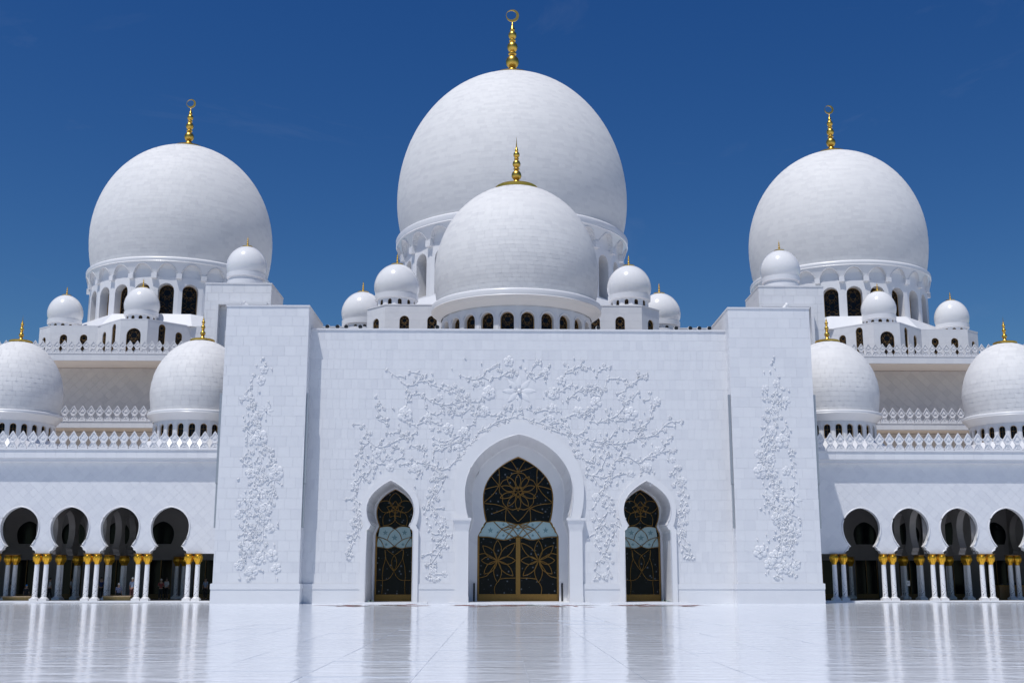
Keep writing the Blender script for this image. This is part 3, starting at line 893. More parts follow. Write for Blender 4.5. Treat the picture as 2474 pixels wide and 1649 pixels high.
# ------------------------------------------------------------------ pylons
ZPY = 21.88
pyl = []
for sg, nm in ((-1, 'left'), (1, 'right')):
    x0, x1 = (AX - 21.95, AX - 15.79) if sg < 0 else (AX + 15.79, AX + 21.95)
    p = root('pylon', ((x0 + x1) / 2, 88, 0), 'tall white stone pylon with carved vine, %s of the three doors' % ('left' if sg < 0 else 'right'), 'pylon', 'carved pylons flanking the entrance')
    pyl.append(p)
    b = MB(); b.box(x0, x1, 85.0, 91.6, 0, ZPY - 0.1)
    part('wall', b, p, mats='facade')
    c = MB(); c.box(x0 - .05, x1 + .05, 84.93, 91.65, ZPY - 0.1, ZPY); part('coping', c, p, mats='cornice')
    stone_wall(p, frame3((x0, 85.0, ZPL), (1, 0, 0)), x1 - x0, ZPY - .1 - ZPL, 0.86, 0.75, jitter=.25)
    if sg < 0: stone_wall(p, frame3((x1, 85.0, ZPL), (0, 1, 0)), 6.6, ZPY - .1 - ZPL, 0.9, 0.75, budget=60, prefer=lambda c: -c[1])
    else: stone_wall(p, frame3((x0, 91.6, ZPL), (0, -1, 0)), 6.6, ZPY - .1 - ZPL, 0.9, 0.75, budget=60, prefer=lambda c: -c[1])
    pl = MB(); pl.box(x0 - .10, x1 + .10, 84.88, 91.6, 0, ZPL - .42); pl.box(x0 - .13, x1 + .13, 84.85, 91.6, ZPL - .417, ZPL - .03); pl.box(x0 - .08, x1 + .08, 84.9, 91.6, ZPL - .03, ZPL)
    part('plinth', pl, p, mats='facade')
    # light strips up both flanks
    for side in (-1, 1):
        xe = x0 if side < 0 else x1
        for za, zb, out in ((ZU(1168, 85, 700), ZU(948, 85, 700), .20), (ZU(1392 - 118, 85, 700), ZU(1166, 85, 700), .16)):
            s_ = MB(); xa, xb = sorted((xe + side * .03, xe + side * (out)))
            s_.box(xa, xb, 85.12, 85.3, za, zb - .02); part('light_strip', s_, p, mats='metal_grey')

# ------------------------------------------------------------------ carved relief
def leaf_mb(mb, M, x, y, a, L, wd, h):
    "raised leaf: ridge with falling sides"
    ca, sa = math.cos(a), math.sin(a)
    def pt(s, t, z): return tuple(M @ Vector((x + s * ca - t * sa, y + s * sa + t * ca, z)))
    sp = [(0, .12, .5), (.3, .9, .9), (.6, .8, 1), (.85, .35, .8)]
    vs = [pt(0, 0, h * .3)]
    for s, w_, z in sp: vs += [pt(s * L, w_ * wd, 0.0), pt(s * L, w_ * wd * .25, z * h), pt(s * L, -w_ * wd, 0.0)]
    vs.append(pt(L, 0, 0))
    fs = [(0, 2, 1), (0, 3, 2)]
    for i in range(3):
        o = 1 + i * 3; fs += [(o, o + 1, o + 4, o + 3), (o + 1, o + 2, o + 5, o + 4)]
    o = 10; fs += [(o, o + 1, 13), (o + 1, o + 2, 13)]
    mb.add(vs, fs, 0, True)
def petal_bump(mb, x, y, a, r0, L, wd, h):
    ca, sa = math.cos(a), math.sin(a)
    vs = []; fs = []
    N = 8
    for ring_, rr_ in enumerate((1.0, .8, .4)):
        for k in range(N):
            th = 2 * PI * k / N
            s = r0 + L / 2 + L / 2 * rr_ * math.cos(th); t = wd * rr_ * math.sin(th)
            vs.append((x + s * ca - t * sa, y + s * sa + t * ca, (0, h * .85, h * .8)[ring_]))
    s = r0 + L / 2; vs.append((x + s * ca, y + s * sa, h * .65))
    for r_ in range(2):
        for k in range(N): fs.append((r_ * N + k, r_ * N + (k + 1) % N, (r_ + 1) * N + (k + 1) % N, (r_ + 1) * N + k))
    fs += [(2 * N + k, 2 * N + (k + 1) % N, 3 * N) for k in range(N)]
    mb.add(vs, fs, 0, True)
def flower_mesh(n, r, seed):
    q = random.Random(seed); mb = MB()
    for k in range(n):
        a = 2 * PI * k / n + q.uniform(-.12, .12)
        petal_bump(mb, 0, 0, a, r * .16, r * q.uniform(.75, .9), r * .42, r * .085)
    for k in range(n - 1):
        a = 2 * PI * (k + .5) / (n - 1)
        petal_bump(mb, 0, 0, a, r * .08, r * .42, r * .2, r * .125)
    mb.ball((0, 0, r * .09), r * .13, 8, 5)
    return mb.mesh('flower', 'relief')
FL = [flower_mesh(5, .5, 1), flower_mesh(6, .5, 2), flower_mesh(5, .5, 3)]
def lotus_mesh():
    mb = MB()
    for k in range(8):
        a = PI / 2 + 2 * PI * k / 8
        leaf_mb(mb, Matrix.Identity(4), .12 * math.cos(a), .12 * math.sin(a), a, 1.05 if k % 2 == 0 else .95, .2, .035)
    mb.ball((0, 0, .05), .14, 8, 5)
    return mb.mesh('lotus', 'relief')
LOT = lotus_mesh()
class Relief:
    def __init__(s, parent, M, seed): s.p = parent; s.M = M; s.q = random.Random(seed); s.leaves = MB(); s.Mz = M @ Matrix.Translation((0, 0, .02))
    def flower(s, x, y, r):
        part('flower', s.q.choice(FL), s.p, s.Mz @ Matrix.Translation((x, y, 0)) @ Matrix.Rotation(s.q.uniform(0, 6.3), 4, 'Z') @ Matrix.Scale(r / .5, 4))
    def bud(s, x, y, a):
        L = s.q.uniform(.16, .26)
        for k in range(s.q.choice((2, 3, 3))): leaf_mb(s.leaves, s.Mz, x, y, a + (k - 1) * .75 + s.q.uniform(-.2, .2), L * s.q.uniform(.8, 1.2), L * .32, .06)
    def blossom(s, x, y, r):
        n = 5; a0 = s.q.uniform(0, 6)
        mb = MB()
        for k in range(n): petal_bump(mb, x, y, a0 + 2 * PI * k / n, r * .1, r * .85, r * .36, .05)
        mb.ball((x, y, .03), r * .2, 6, 4)
        s.leaves.add([tuple(s.Mz @ Vector(v)) for v in mb.v], mb.f, 0, True)
    def stem(s, pts, r=0.06, twigs=1.0, ok=None):
        P = spline([Vector((p[0], p[1])) for p in pts], 6)
        n = len(P)
        mb = MB(); mb.tube([(p.x, p.y, .006) for p in P], [max(.018, r * (1 - .5 * abs(i / (n - 1) * 2 - 1) ** 2)) for i in range(n)], 6)
        part('carved_stem', xform(mb, s.Mz), s.p, mats='relief')
        acc = 0; nxt = s.q.uniform(.15, .4); side = 1
        for i in range(1, n - 1):
            acc += (P[i] - P[i - 1]).length
            if acc > nxt:
                acc = 0; nxt = s.q.uniform(.30, .62) / twigs; side = -side
                t = (P[i + 1] - P[i - 1]); a = math.atan2(t.y, t.x) + side * s.q.uniform(.5, 1.1)
                c = s.q.random()
                if c < .5:
                    leaf_mb(s.leaves, s.Mz, P[i].x, P[i].y, a, s.q.uniform(.2, .36), s.q.uniform(.05, .085), .06)
                elif c < .85:
                    L = s.q.uniform(.3, .65); b = a + side * s.q.uniform(-.6, .6)
                    q = [Vector(P[i]), P[i] + Vector((math.cos(a), math.sin(a))) * L * .5, P[i] + Vector((math.cos(a), math.sin(a))) * L * .5 + Vector((math.cos(b), math.sin(b))) * L * .5]
                    if ok and not ok(q[2].x, q[2].y): continue
                    tb = MB(); tb.tube([(v.x, v.y, .01) for v in spline(q, 3)], .028, 5)
                    s.leaves.add([tuple(s.Mz @ Vector(v)) for v in tb.v], tb.f, 0, True)
                    if s.q.random() < .55: s.bud(q[2].x, q[2].y, b)
                    else: s.blossom(q[2].x, q[2].y, s.q.uniform(.12, .2))
                    if s.q.random() < .6: leaf_mb(s.leaves, s.Mz, q[1].x, q[1].y, a - side * .8, .24, .06, .08)
                else:
                    d = s.q.uniform(.2, .4); s.blossom(P[i].x + math.cos(a) * d, P[i].y + math.sin(a) * d, s.q.uniform(.13, .2))
        s.bud(P[-1].x, P[-1].y, math.atan2(P[-1].y - P[-2].y, P[-1].x - P[-2].x)); s.bud(P[0].x, P[0].y, math.atan2(P[0].y - P[1].y, P[0].x - P[1].x))
    def done(s): part('carved_leaves', s.leaves, s.p, kind='stuff', mats='relief')
rel = Relief(portal, MW, 11)
def w2(x, y): X, Z = U(x, y, YW); return (X - XL, Z)
def zl8(p): return w2(780 + p[0] / 4.6125, 820 + p[1] / 4.6125)
def zr8(p): return w2(1240 + p[0] / 4.6125, 820 + p[1] / 4.6125)
L8 = [[(720, 340), (860, 440), (900, 490), (1000, 505), (1060, 465), (1150, 460), (1200, 490), (1310, 530), (1420, 570), (1500, 600), (1590, 670), (1680, 690), (1780, 680)],
      [(940, 570), (1000, 610), (1080, 600), (1150, 640), (1200, 680), (1300, 710), (1400, 720), (1500, 695), (1600, 680)],
      [(1350, 500), (1420, 520), (1480, 560), (1530, 600), (1600, 670)], [(1540, 400), (1620, 425), (1700, 440), (1790, 400), (1820, 340), (1880, 320), (1950, 290)],
      [(1900, 420), (1980, 405), (2040, 370), (2090, 340)], [(600, 640), (640, 700), (600, 760), (640, 830), (610, 880), (700, 920)],
      [(350, 940), (430, 945), (490, 1010), (520, 1100), (500, 1150), (440, 1190)], [(720, 1040), (830, 1030), (930, 1060), (980, 1090)],
      [(520, 1130), (600, 1190), (700, 1180), (800, 1130), (880, 1095), (980, 1090)], [(980, 1100), (990, 1170), (1080, 1210), (1150, 1270)],
      [(1240, 1100), (1330, 1130), (1430, 1110), (1530, 1060), (1590, 1040)], [(1250, 1160), (1340, 1165), (1450, 1140), (1530, 1100)],
      [(1230, 1320), (1230, 1250), (1290, 1215), (1380, 1190), (1500, 1130), (1560, 1130)], [(1590, 1190), (1700, 1110), (1740, 1020), (1850, 970), (1920, 920), (1990, 890), (2120, 860), (2200, 820)],
      [(1000, 1330), (1060, 1360), (1140, 1380), (1220, 1390), (1290, 1430)], [(1230, 1430), (1300, 1450), (1400, 1420), (1460, 1360), (1520, 1320), (1570, 1260)],
      [(1640, 760), (1540, 830), (1420, 820)], [(1690, 900), (1700, 820), (1760, 780)], [(1160, 760), (1180, 800), (1260, 830), (1330, 810)], [(930, 740), (940, 650), (950, 590)],
      [(980, 940), (1040, 945), (1100, 920), (1180, 890), (1260, 930), (1350, 960)], [(1640, 960), (1690, 920), (1720, 830), (1780, 800), (1900, 840), (2000, 820), (2090, 760)],
      [(380, 1290), (400, 1360), (380, 1420), (440, 1480)], [(440, 1300), (520, 1380), (530, 1450), (480, 1530)], [(560, 1340), (640, 1380), (720, 1300)], [(820, 1340), (880, 1300), (900, 1250), (830, 1180)],
      [(1280, 1560), (1300, 1480), (1240, 1440)], [(980, 360), (1060, 370), (1130, 400)], [(870, 1390), (960, 1370), (1000, 1430), (1060, 1480)]]
R8 = [[(560, 420), (600, 350), (680, 320), (760, 290), (880, 330)], [(610, 670), (690, 590), (760, 550), (860, 550), (940, 520), (1000, 570), (960, 620), (880, 600), (820, 560)],
      [(1030, 520), (1050, 440), (1130, 430), (1220, 440), (1260, 460)], [(1170, 600), (1250, 560), (1270, 510), (1370, 460), (1410, 400), (1480, 390)],
      [(870, 910), (960, 915), (1060, 880), (1150, 840), (1230, 750), (1250, 690), (1330, 650), (1380, 590)], [(1070, 880), (1170, 900), (1240, 890)],
      [(560, 880), (640, 840), (720, 820), (800, 830), (880, 780)], [(1230, 995), (1320, 1000), (1440, 960), (1520, 890), (1550, 780), (1610, 700)],
      [(640, 1040), (720, 1060), (830, 1110), (1000, 1140), (1100, 1155), (1220, 1150), (1310, 1130), (1370, 1090), (1480, 1080), (1590, 1050), (1680, 960), (1760, 910), (1860, 920)],
      [(1000, 1140), (1080, 1090), (1130, 1020)], [(1370, 1100), (1400, 1030), (1430, 990)],
      [(1090, 1450), (1110, 1380), (1180, 1320), (1280, 1300), (1360, 1350), (1420, 1360), (1480, 1310), (1580, 1280), (1680, 1210), (1710, 1130), (1760, 1080)],
      [(980, 1430), (1010, 1360), (1040, 1280)], [(830, 1500), (920, 1510), (1010, 1530), (1090, 1500)], [(1100, 1540), (1170, 1500), (1310, 1480)],
      [(1730, 1330), (1740, 1260), (1800, 1230)], [(120, 870), (240, 910), (340, 940), (430, 1000), (560, 1040), (650, 1090), (710, 1240), (790, 1330), (830, 1430)],
      [(140, 350), (210, 430), (300, 400), (360, 370)], [(440, 930), (540, 920), (600, 960)], [(510, 580), (560, 550), (620, 510), (690, 510)], [(930, 400), (950, 350), (1020, 310), (1060, 310)],
      [(200, 360), (230, 280), (300, 270)], [(1520, 600), (1530, 700), (1560, 740)], [(160, 770), (250, 800), (340, 780), (440, 790), (520, 800)], [(380, 580), (420, 540), (480, 560)],
      [(890, 1180), (980, 1190), (1040, 1250)], [(1780, 1470), (1800, 1420), (1850, 1430)], [(900, 1240), (910, 1330), (890, 1390)], [(1400, 1560), (1420, 1480), (1480, 1440)]]
for i, c in enumerate(L8): rel.stem([zl8(p) for p in c], .036, twigs=1.9)
for i, c in enumerate(R8): rel.stem([zr8(p) for p in c], .036, twigs=1.9)
for x, y, r in ((1181, 948, .62), (979, 1000, .68), (1170, 993, .5), (1122, 1045, .55), (1083, 1034, .5), (1229, 872, .48), (1062, 959, .3), (1043, 1033, .28), (910, 1093, .42), (943, 1128, .36), (940, 1104, .3), (1033, 1008, .38),
                (1151, 926, .3), (1002, 1130, .4), (1110, 1080, .36), (1338, 950, .55), (1440, 972, .55), (1398, 994, .5), (1524, 998, .62), (1331, 1011, .38), (1368, 1029, .3), (1320, 896, .36), (1357, 918, .42), (1591, 1087, .38), (1563, 1128, .42),
                (1526, 1143, .32), (1397, 1098, .34), (1588, 968, .34), (1500, 960, .3), (1336, 985, .4), (1625, 1110, .26)):
    X, Z = w2(x, y); rel.flower(X, Z, r * .9)
X, Z = w2(1254, 944); part('lotus', LOT, portal, rel.Mz @ Matrix.Translation((X, Z, 0)) @ Matrix.Scale(1.15, 4))
# the vines that climb down beside the doors
def climb(pts_center, w, n=1, step=38, r=.05):
    "sinuous stems following a centre line given in photo pixels"
    for j in range(n):
        ph = rel.q.uniform(0, 6.3); out = []
        for i, (x, y) in enumerate(pts_center):
            out.append(w2(x + w * math.sin(ph + i * 1.25), y))
        rel.stem(out, r * .7, twigs=2.0)
def line_px(a, b, n): return [(a[0] + (b[0] - a[0]) * i / n, a[1] + (b[1] - a[1]) * i / n) for i in range(n + 1)]
climb(line_px((868, 1150), (851, 1345), 7), 9, 2)
climb(line_px((1060, 1150), (1055, 1395), 8), 18, 2)
climb(line_px((1045, 1130), (1036, 1300), 6), 12, 1)
climb(line_px((1452, 1150), (1456, 1395), 8), 18, 2)
climb(line_px((1470, 1130), (1482, 1300), 6), 12, 1)
climb(line_px((1640, 1130), (1657, 1345), 7), 9, 2)
for x, y, r in ((1073, 1315, .26), (1070, 1260, .3), (1048, 1380, .28), (1075, 1385, .24), (856, 1170, .3), (850, 1260, .22), (1447, 1300, .28), (1462, 1390, .26), (1440, 1200, .34), (1650, 1160, .3), (1660, 1230, .22), (1475, 1230, .26)):
    X, Z = w2(x, y); rel.flower(X, Z, r)
# scattered petals
for i in range(130):
    th = rel.q.uniform(0.15, PI - .15); rad = rel.q.uniform(1.18, 2.35)
    x = 1253 + math.cos(th) * 175 * rad; y = 1215 - math.sin(th) * 160 * rad
    if y < 860: continue
    X, Z = w2(x, y); leaf_mb(rel.leaves, rel.Mz, X, Z, rel.q.uniform(0, 6.3), rel.q.uniform(.12, .24), .06, .08)
rel.done()
# pylon vines
def pylon_vine(p, x0, seed, env, flowers, lots):
    M = frame3((x0, 85.0, 0), (1, 0, 0)); rl = Relief(p, M, seed)
    def wp(x, y): X, Z = U(x, y, 85.0); return (X - x0, Z)
    def cen(y):
        for (ya, ca, wa), (yb, cb, wb) in zip(env, env[1:]):
            if ya <= y <= yb:
                t = (y - ya) / (yb - ya); return ca + (cb - ca) * t, wa + (wb - wa) * t
        return env[-1][1:]
    q = rl.q
    for j in range(7):
        ph = q.uniform(0, 6.3); amp = (.15, .75, .75, .5, .6, .85, .35)[j]
        y = env[0][0] + (0, 90, 120, 260, 380, 200, 430)[j]; ye = env[-1][0] - (0, 30, 60, 0, 10, 200, 0)[j]; pts = []
        while y < ye:
            c, w = cen(y); pts.append(wp(c + amp * w * math.sin(ph + y / (62 + 9 * j)), y)); y += 26
        cuts = [0]
        while cuts[-1] < len(pts) - 1: cuts.append(min(len(pts) - 1, cuts[-1] + q.randint(4, 8)))
        for a, b in zip(cuts, cuts[1:]):
            if b - a >= 2 and q.random() < .9: rl.stem(pts[a:b + 1], .034, twigs=1.8)
    for x, y, r in flowers: X, Z = wp(x, y); rl.flower(X, Z, r)
    for x, y, s in lots: X, Z = wp(x, y); part('lotus', LOT, p, rl.Mz @ Matrix.Translation((X, Z, 0)) @ Matrix.Scale(s, 4))
    for i in range(60):
        y = q.uniform(env[1][0], env[-1][0]); c, w = cen(y); X, Z = wp(c + q.uniform(-w, w), y)
        leaf_mb(rl.leaves, rl.Mz, X, Z, q.uniform(0, 6.3), q.uniform(.15, .3), .07, .08)
    rl.done()
def zv(p, ox): return (ox + p[0] / 2.063, 720 + p[1] / 2.063, p[2])
pylon_vine(pyl[0], AX - 21.95, 21, [(818, 641, 2), (860, 637, 16), (940, 632, 38), (1010, 628, 46), (1040, 622, 30), (1120, 628, 50), (1200, 622, 52), (1300, 619, 52), (1403, 620, 55)],
           [zv(p, 500) for p in ((265, 690, .62), (345, 865, .6), (240, 700, .45), (290, 1050, .5), (210, 1240, .5), (255, 1295, .48), (325, 1280, .48), (225, 1360, .45), (205, 490, .32), (285, 355, .34), (240, 590, .32), (285, 1100, .4), (345, 1345, .4), (160, 1075, .34), (270, 410, .36), (215, 870, .4), (160, 1330, .36), (315, 1145, .36))],
           [zv(p, 500) for p in ((258, 985, .75), (190, 1005, .6), (295, 560, .5))])
pylon_vine(pyl[1], AX + 15.79, 22, [(822, 1861, 2), (860, 1862, 20), (940, 1870, 38), (1010, 1878, 40), (1060, 1874, 38), (1120, 1876, 48), (1200, 1882, 54), (1300, 1880, 52), (1403, 1884, 55)],
           [zv(p, 1720) for p in ((320, 425, .3), (370, 510, .34), (300, 660, .4), (350, 710, .55), (240, 860, .55), (295, 800, .36), (325, 1095, .5), (240, 1262, .52), (320, 1285, .55), (372, 1255, .42), (355, 1340, .5), (425, 1170, .34), (232, 775, .32), (370, 860, .36), (285, 1320, .42), (265, 450, .3), (420, 1330, .34), (400, 1140, .3))],
           [zv(p, 1720) for p in ((322, 985, .85), (400, 1005, .7))])

# ------------------------------------------------------------------ merlons, cornices
def merlon_mesh(h):
    pts = [(.43, 0), (.455, .10), (.36, .20), (.235, .30), (.22, .36), (.36, .50), (.455, .60), (.435, .68), (.31, .72), (.25, .78), (.13, .90)]
    out = [(x * h * .575, y * h) for x, y in pts]
    poly = out + [(0, h)] + [(-x, y) for x, y in reversed(out)]
    def ins(p, s): 
        cx, cy = 0, h * .48
        return (p[0] * s, cy + (p[1] - cy) * (s + .02))
    inner = [ins(p, .80) for p in poly]
    mb = MB(); n = len(poly); T = .12
    strip(mb, poly, T, inner, T, closed=True); strip(mb, poly, 0, poly, T, closed=True); strip(mb, inner, T, inner, T - .05, closed=True)
    holed(mb, inner, [], z=T - .05); holed(mb, poly, [], z=0.0, flip=True)
    # carved bud and scrolls inside
    for a, L, y in ((PI / 2, .34, .50), (PI / 2 - .7, .22, .52), (PI / 2 + .7, .22, .52), (-PI / 2 + .6, .2, .42), (-PI / 2 - .6, .2, .42), (PI / 2, .16, .30), (0.3, .14, .12), (PI - .3, .14, .12), (-PI / 2, .24, .36)):
        leaf_mb(mb, Matrix.Translation((0, 0, T - .05)), 0, y * h, a, L * h * .8, .055 * h, .055)
    m = mb.mesh('merlon', 'cornice')
    return m
def merlon_row(parent, X0, X1, Y, z, pitch, h):
    me = MER
    n = int((X1 - X0) / pitch)
    for i in range(n):
        part('merlon', me, parent, frame3((X0 + (i + .5) * pitch, Y, z), (1, 0, 0)))
MER = merlon_mesh(1.40)

def floodlight(loc, label, group, face=(0, -1), s=1.0):
    r = root('floodlight', loc, label, 'floodlight', group)
    x, y, z = loc
    b = MB(); b.lathe([(.16 * s, -.16), (.19 * s, -.02), (.19 * s, .10), (.12 * s, .22), (.001, .24)], 12)
    M = Matrix.Translation((x, y, z + .26 * s)) @ Matrix.Rotation(PI / 2 - .15, 4, 'X') @ Matrix.Rotation(PI, 4, 'Y')
    M = Matrix.Translation((x, y, z + .24 * s)) @ Matrix.Rotation(-PI / 2, 4, 'X')
    part('housing', xform(b, M), r, mats='lamp_white')
    l = MB(); l.lathe([(.001, -.150), (.158 * s, -.150)], 12); part('lens', xform(l, M), r, mats='black')
    k = MB(); k.box(x - .04, x + .04, y - .03, y + .05, z, z + .1 * s); part('bracket', k, r, mats='metal_grey')
    return r

# ------------------------------------------------------------------ arcades
YA = 91.5
ZC0 = ZU(1336, YA, 346)             # lintel underside
zs = lambda zy: ZU(1140 + zy / 4.127, YA, 170)
ka = RU(1 / 4.127, 170, 1280, YA)
a_half = arch_half(194 * ka, zs(545), zs(342), 123 * ka, zs(735), 184 * ka, zs(806), ZC0, scallops=2, n1=8, n2=12)
BAY = 3.865
COLS = [25.08 + BAY * k for k in range(-1, 7)]
ZM1 = ZU(1083.4, 90.9, 300); ZCB = ZU(1105.9, 90.9, 300); ZMB = ZU(1114, 91.1, 300)
ROWS = [YA + BAY * k for k in range(4)]
YB = ROWS[3]
def capital_profile():
    return [(.17, 0), (.19, .03), (.20, .12), (.28, .26), (.335, .42), (.345, .54), (.30, .66), (.27, .72), (.30, .76), (.001, .76)]
def cap_mesh():
    mb = MB()
    mb.lathe(capital_profile(), 40, mod=lambda a, z: 1 + (.13 * abs(math.cos(4 * a)) - .06) * min(1, z / .3) * (1 if z < .7 else .2))
    for k in range(8):
        a = PI / 8 + k * PI / 4
        for r, z in ((.34, .50), (.325, .38), (.29, .27)):
            mb.ball((r * math.cos(a), r * math.sin(a), z), .035, 6, 4)
    return mb.mesh('capital', 'gold_leaf')
def shaft_mesh(h):
    mb = MB(); mb.lathe([(.20, .0), (.195, .1), (.19, h * .5), (.175, h)], 16); return mb.mesh('column', 'inlaid_shaft')
def colbase_mesh():
    mb = MB(); mb.box(-.30, .30, -.30, .30, 0, .16); mb.lathe([(.29, .16), (.30, .19), (.27, .23), (.22, .25), (.20, .30)], 16); return mb.mesh('column_base', 'smooth')
CAPM, COLM, CBM = cap_mesh(), shaft_mesh(ZC0 - .83 - .40), colbase_mesh()
abm = MB(); abm.box(-.31, .31, -.31, .31, 0, .06); ABM = abm.mesh('abacus', 'bronze_dark')
def column(parent, x, y, z0=.12):
    c = part('column', COLM, parent, Matrix.Translation((x, y, z0 + .28)))
    part('column_base', CBM, c, Matrix.Translation((0, 0, -.28)))
    h = ZC0 - .83 - .40
    part('capital', CAPM, c, Matrix.Translation((0, 0, h)) @ Matrix.Scale((ZC0 - .06 - (z0 + .28 + h)) / .76, 4, (0, 0, 1)))
    part('abacus', ABM, c, Matrix.Translation((0, 0, ZC0 - .06 - z0 - .28)))
arcs = []
for sg in (-1, 1):
    side = 'left' if sg < 0 else 'right'
    ar = root('arcade', (AX + sg * 35, YA, 0), 'white arcade of horseshoe arches on paired gold topped columns, %s of the entrance' % side, 'arcade', 'arcade wings beside the entrance')
    arcs.append(ar)
    xa, xb = sorted((AX + sg * 21.95, AX + sg * 50.2))
    M = frame3((xa, YA, 0), (1, 0, 0)); Wd = xb - xa
    centers = [AX + sg * (c + BAY / 2) for c in COLS[1:-1]]
    centers.sort()
    out = [(0, ZC0)]
    hl = []
    for c in centers:
        h = list(reversed(full(a_half, c - xa))); out += h; hl.append([(x, z - ZC0) for x, z in full(a_half, c - xa)])
    out += [(Wd, ZC0), (Wd, ZM1), (0, ZM1)]
    mb = MB(); holed(mb, out, []); holed(mb, out, [], z=-.55, flip=True)
    # undersides of the wall between the arches
    pth = [(0, ZC0)] + [p for c in centers for p in list(reversed(full(a_half, c - xa)))] + [(Wd, ZC0)]
    strip(mb, pth, 0, pth, -.55)
    part('wall', xform(mb, M), ar, mats='smooth')
    hh = [[(x, z if 0 < i < len(h) - 1 else -3) for i, (x, z) in enumerate(h)] for h in hl]
    stone_wall(ar, frame3((xa, YA, ZC0), (1, 0, 0)), Wd, ZMB - ZC0, .55, .55, hh, mat='diamond', diamond=True, name='tile', t=.010, gap=.013,
               prefer=(lambda c: -c[0]) if sg < 0 else (lambda c: c[0]), budget=300)
    for c in centers:
        mb = MB(); P = full(a_half, c - xa)
        mb.tube([(x, z, .03) for x, z in P], .055, 6)
        part('arch_moulding', xform(mb, M), ar, mats='smooth')
    # cornice
    cb = MB(); cb.box(xa, xb, 90.9, YA + 1.2, ZCB, ZM1 - .10); cb.box(xa, xb, 90.82, YA + 1.2, ZM1 - .097, ZM1)
    cb.box(xa, xb, 91.05, YA + 1.2, ZMB, ZCB - .003)
    part('cornice', cb, ar, mats='cornice')
    nb = int(Wd / .78)
    cm = MB(); cm.box(-.38, .38, -.012, .02, ZCB + .02, ZM1 - .12); cme = cm.mesh('cornice_stone', 'facade')
    for i in range(nb): part('cornice_stone', cme, ar, Matrix.Translation((xa + (i + .5) * Wd / nb, 90.9, 0)))
    merlon_row(ar, xa + .05, xb, 91.0, ZM1 + .0, .787, 1.40)
    rf = MB(); rf.box(xa, xb, YA + .6, 109, ZM1 - .6, ZM1 - .5); part('roof', rf, ar, mats='roofing')
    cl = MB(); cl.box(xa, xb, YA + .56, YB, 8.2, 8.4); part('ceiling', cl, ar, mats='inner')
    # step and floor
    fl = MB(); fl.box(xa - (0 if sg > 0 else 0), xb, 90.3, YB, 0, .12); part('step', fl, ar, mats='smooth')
    fi = MB(); fi.box(xa, xb, 92.3, YB, .12, .124); part('arcade_floor', fi, ar, mats='inner_floor_shaded')
    # columns
    for c in COLS[1:-1]:
        x = AX + sg * c
        for dx in (-.355, .355): column(ar, x + dx, YA - .28 + .3)
        k = COLS.index(c)
        if k in (3, 4, 6):
            for r in ROWS[1:3]:
                for dy in (-.25, .25): column(ar, x, r + dy)
        elif k == 5:
            for dx in (-.3, .3): column(ar, x + dx, ROWS[1])
        elif k == 2:
            for dx in (-.3, .3): column(ar, x + dx, YB - .75)
    # cross walls with horseshoe openings, row to row
    cw = MB()
    for c in (COLS[3], COLS[4], COLS[6]):
        x = AX + sg * c
        Mx = frame3((x - .26, YA, 0), (0, 1, 0))   # local x runs away from the viewer
        o2 = [(0.56, ZC0)]
        for k in range(3): o2 += [(px_, z) for px_, z in reversed(full(a_half, BAY * (k + .5)))]
        o2 += [(BAY * 3, ZC0), (BAY * 3, 8.2), (0.56, 8.2)]
        o2 = [p for p in o2]
        one = MB(); holed(one, o2, [], z=0.0); holed(one, o2, [], z=-.52, flip=True)
        pp = [p for k in range(3) for p in reversed(full(a_half, BAY * (k + .5)))]
        strip(one, pp, 0, pp, -.52)
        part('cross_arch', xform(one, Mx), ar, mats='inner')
    # back wall with dark doors under arched fanlights
    ZDT = ZU(1352, YB, 396); zf0, zf1 = ZU(1313, YB, 396), ZU(1258.5, YB, 396)
    bw = MB(); outb = [(0, .12)]; fr_ = []
    for c in centers:
        u = c - xa
        outb += [(u - 1.0, .12), (u - 1.0, ZDT), (u + 1.0, ZDT), (u + 1.0, .12)]
    outb += [(Wd, .12), (Wd, 8.2), (0, 8.2)]
    fan = arch_half(1.0, zf0 + (zf1 - zf0) * .45, zf1, .80, zf0 + .03, .80, zf0 + .01, zf0, scallops=0, n1=6, n2=8)
    holed(bw, outb, [full(fan, c - xa) for c in centers])
    part('back_wall', xform(bw, frame3((xa, YB, 0), (1, 0, 0))), ar, mats='inner_back_shaded')
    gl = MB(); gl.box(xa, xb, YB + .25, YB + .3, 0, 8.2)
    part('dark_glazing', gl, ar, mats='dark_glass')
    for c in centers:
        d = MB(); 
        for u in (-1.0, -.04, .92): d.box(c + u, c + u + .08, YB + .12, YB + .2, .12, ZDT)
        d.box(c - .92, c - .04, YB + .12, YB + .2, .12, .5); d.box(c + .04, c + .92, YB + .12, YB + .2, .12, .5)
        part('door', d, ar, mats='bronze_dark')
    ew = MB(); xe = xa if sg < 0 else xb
    ew.box(xe - .1, xe + .1, YA + .6, YB, 0, 8.2); part('end_wall', ew, ar, mats='inner')

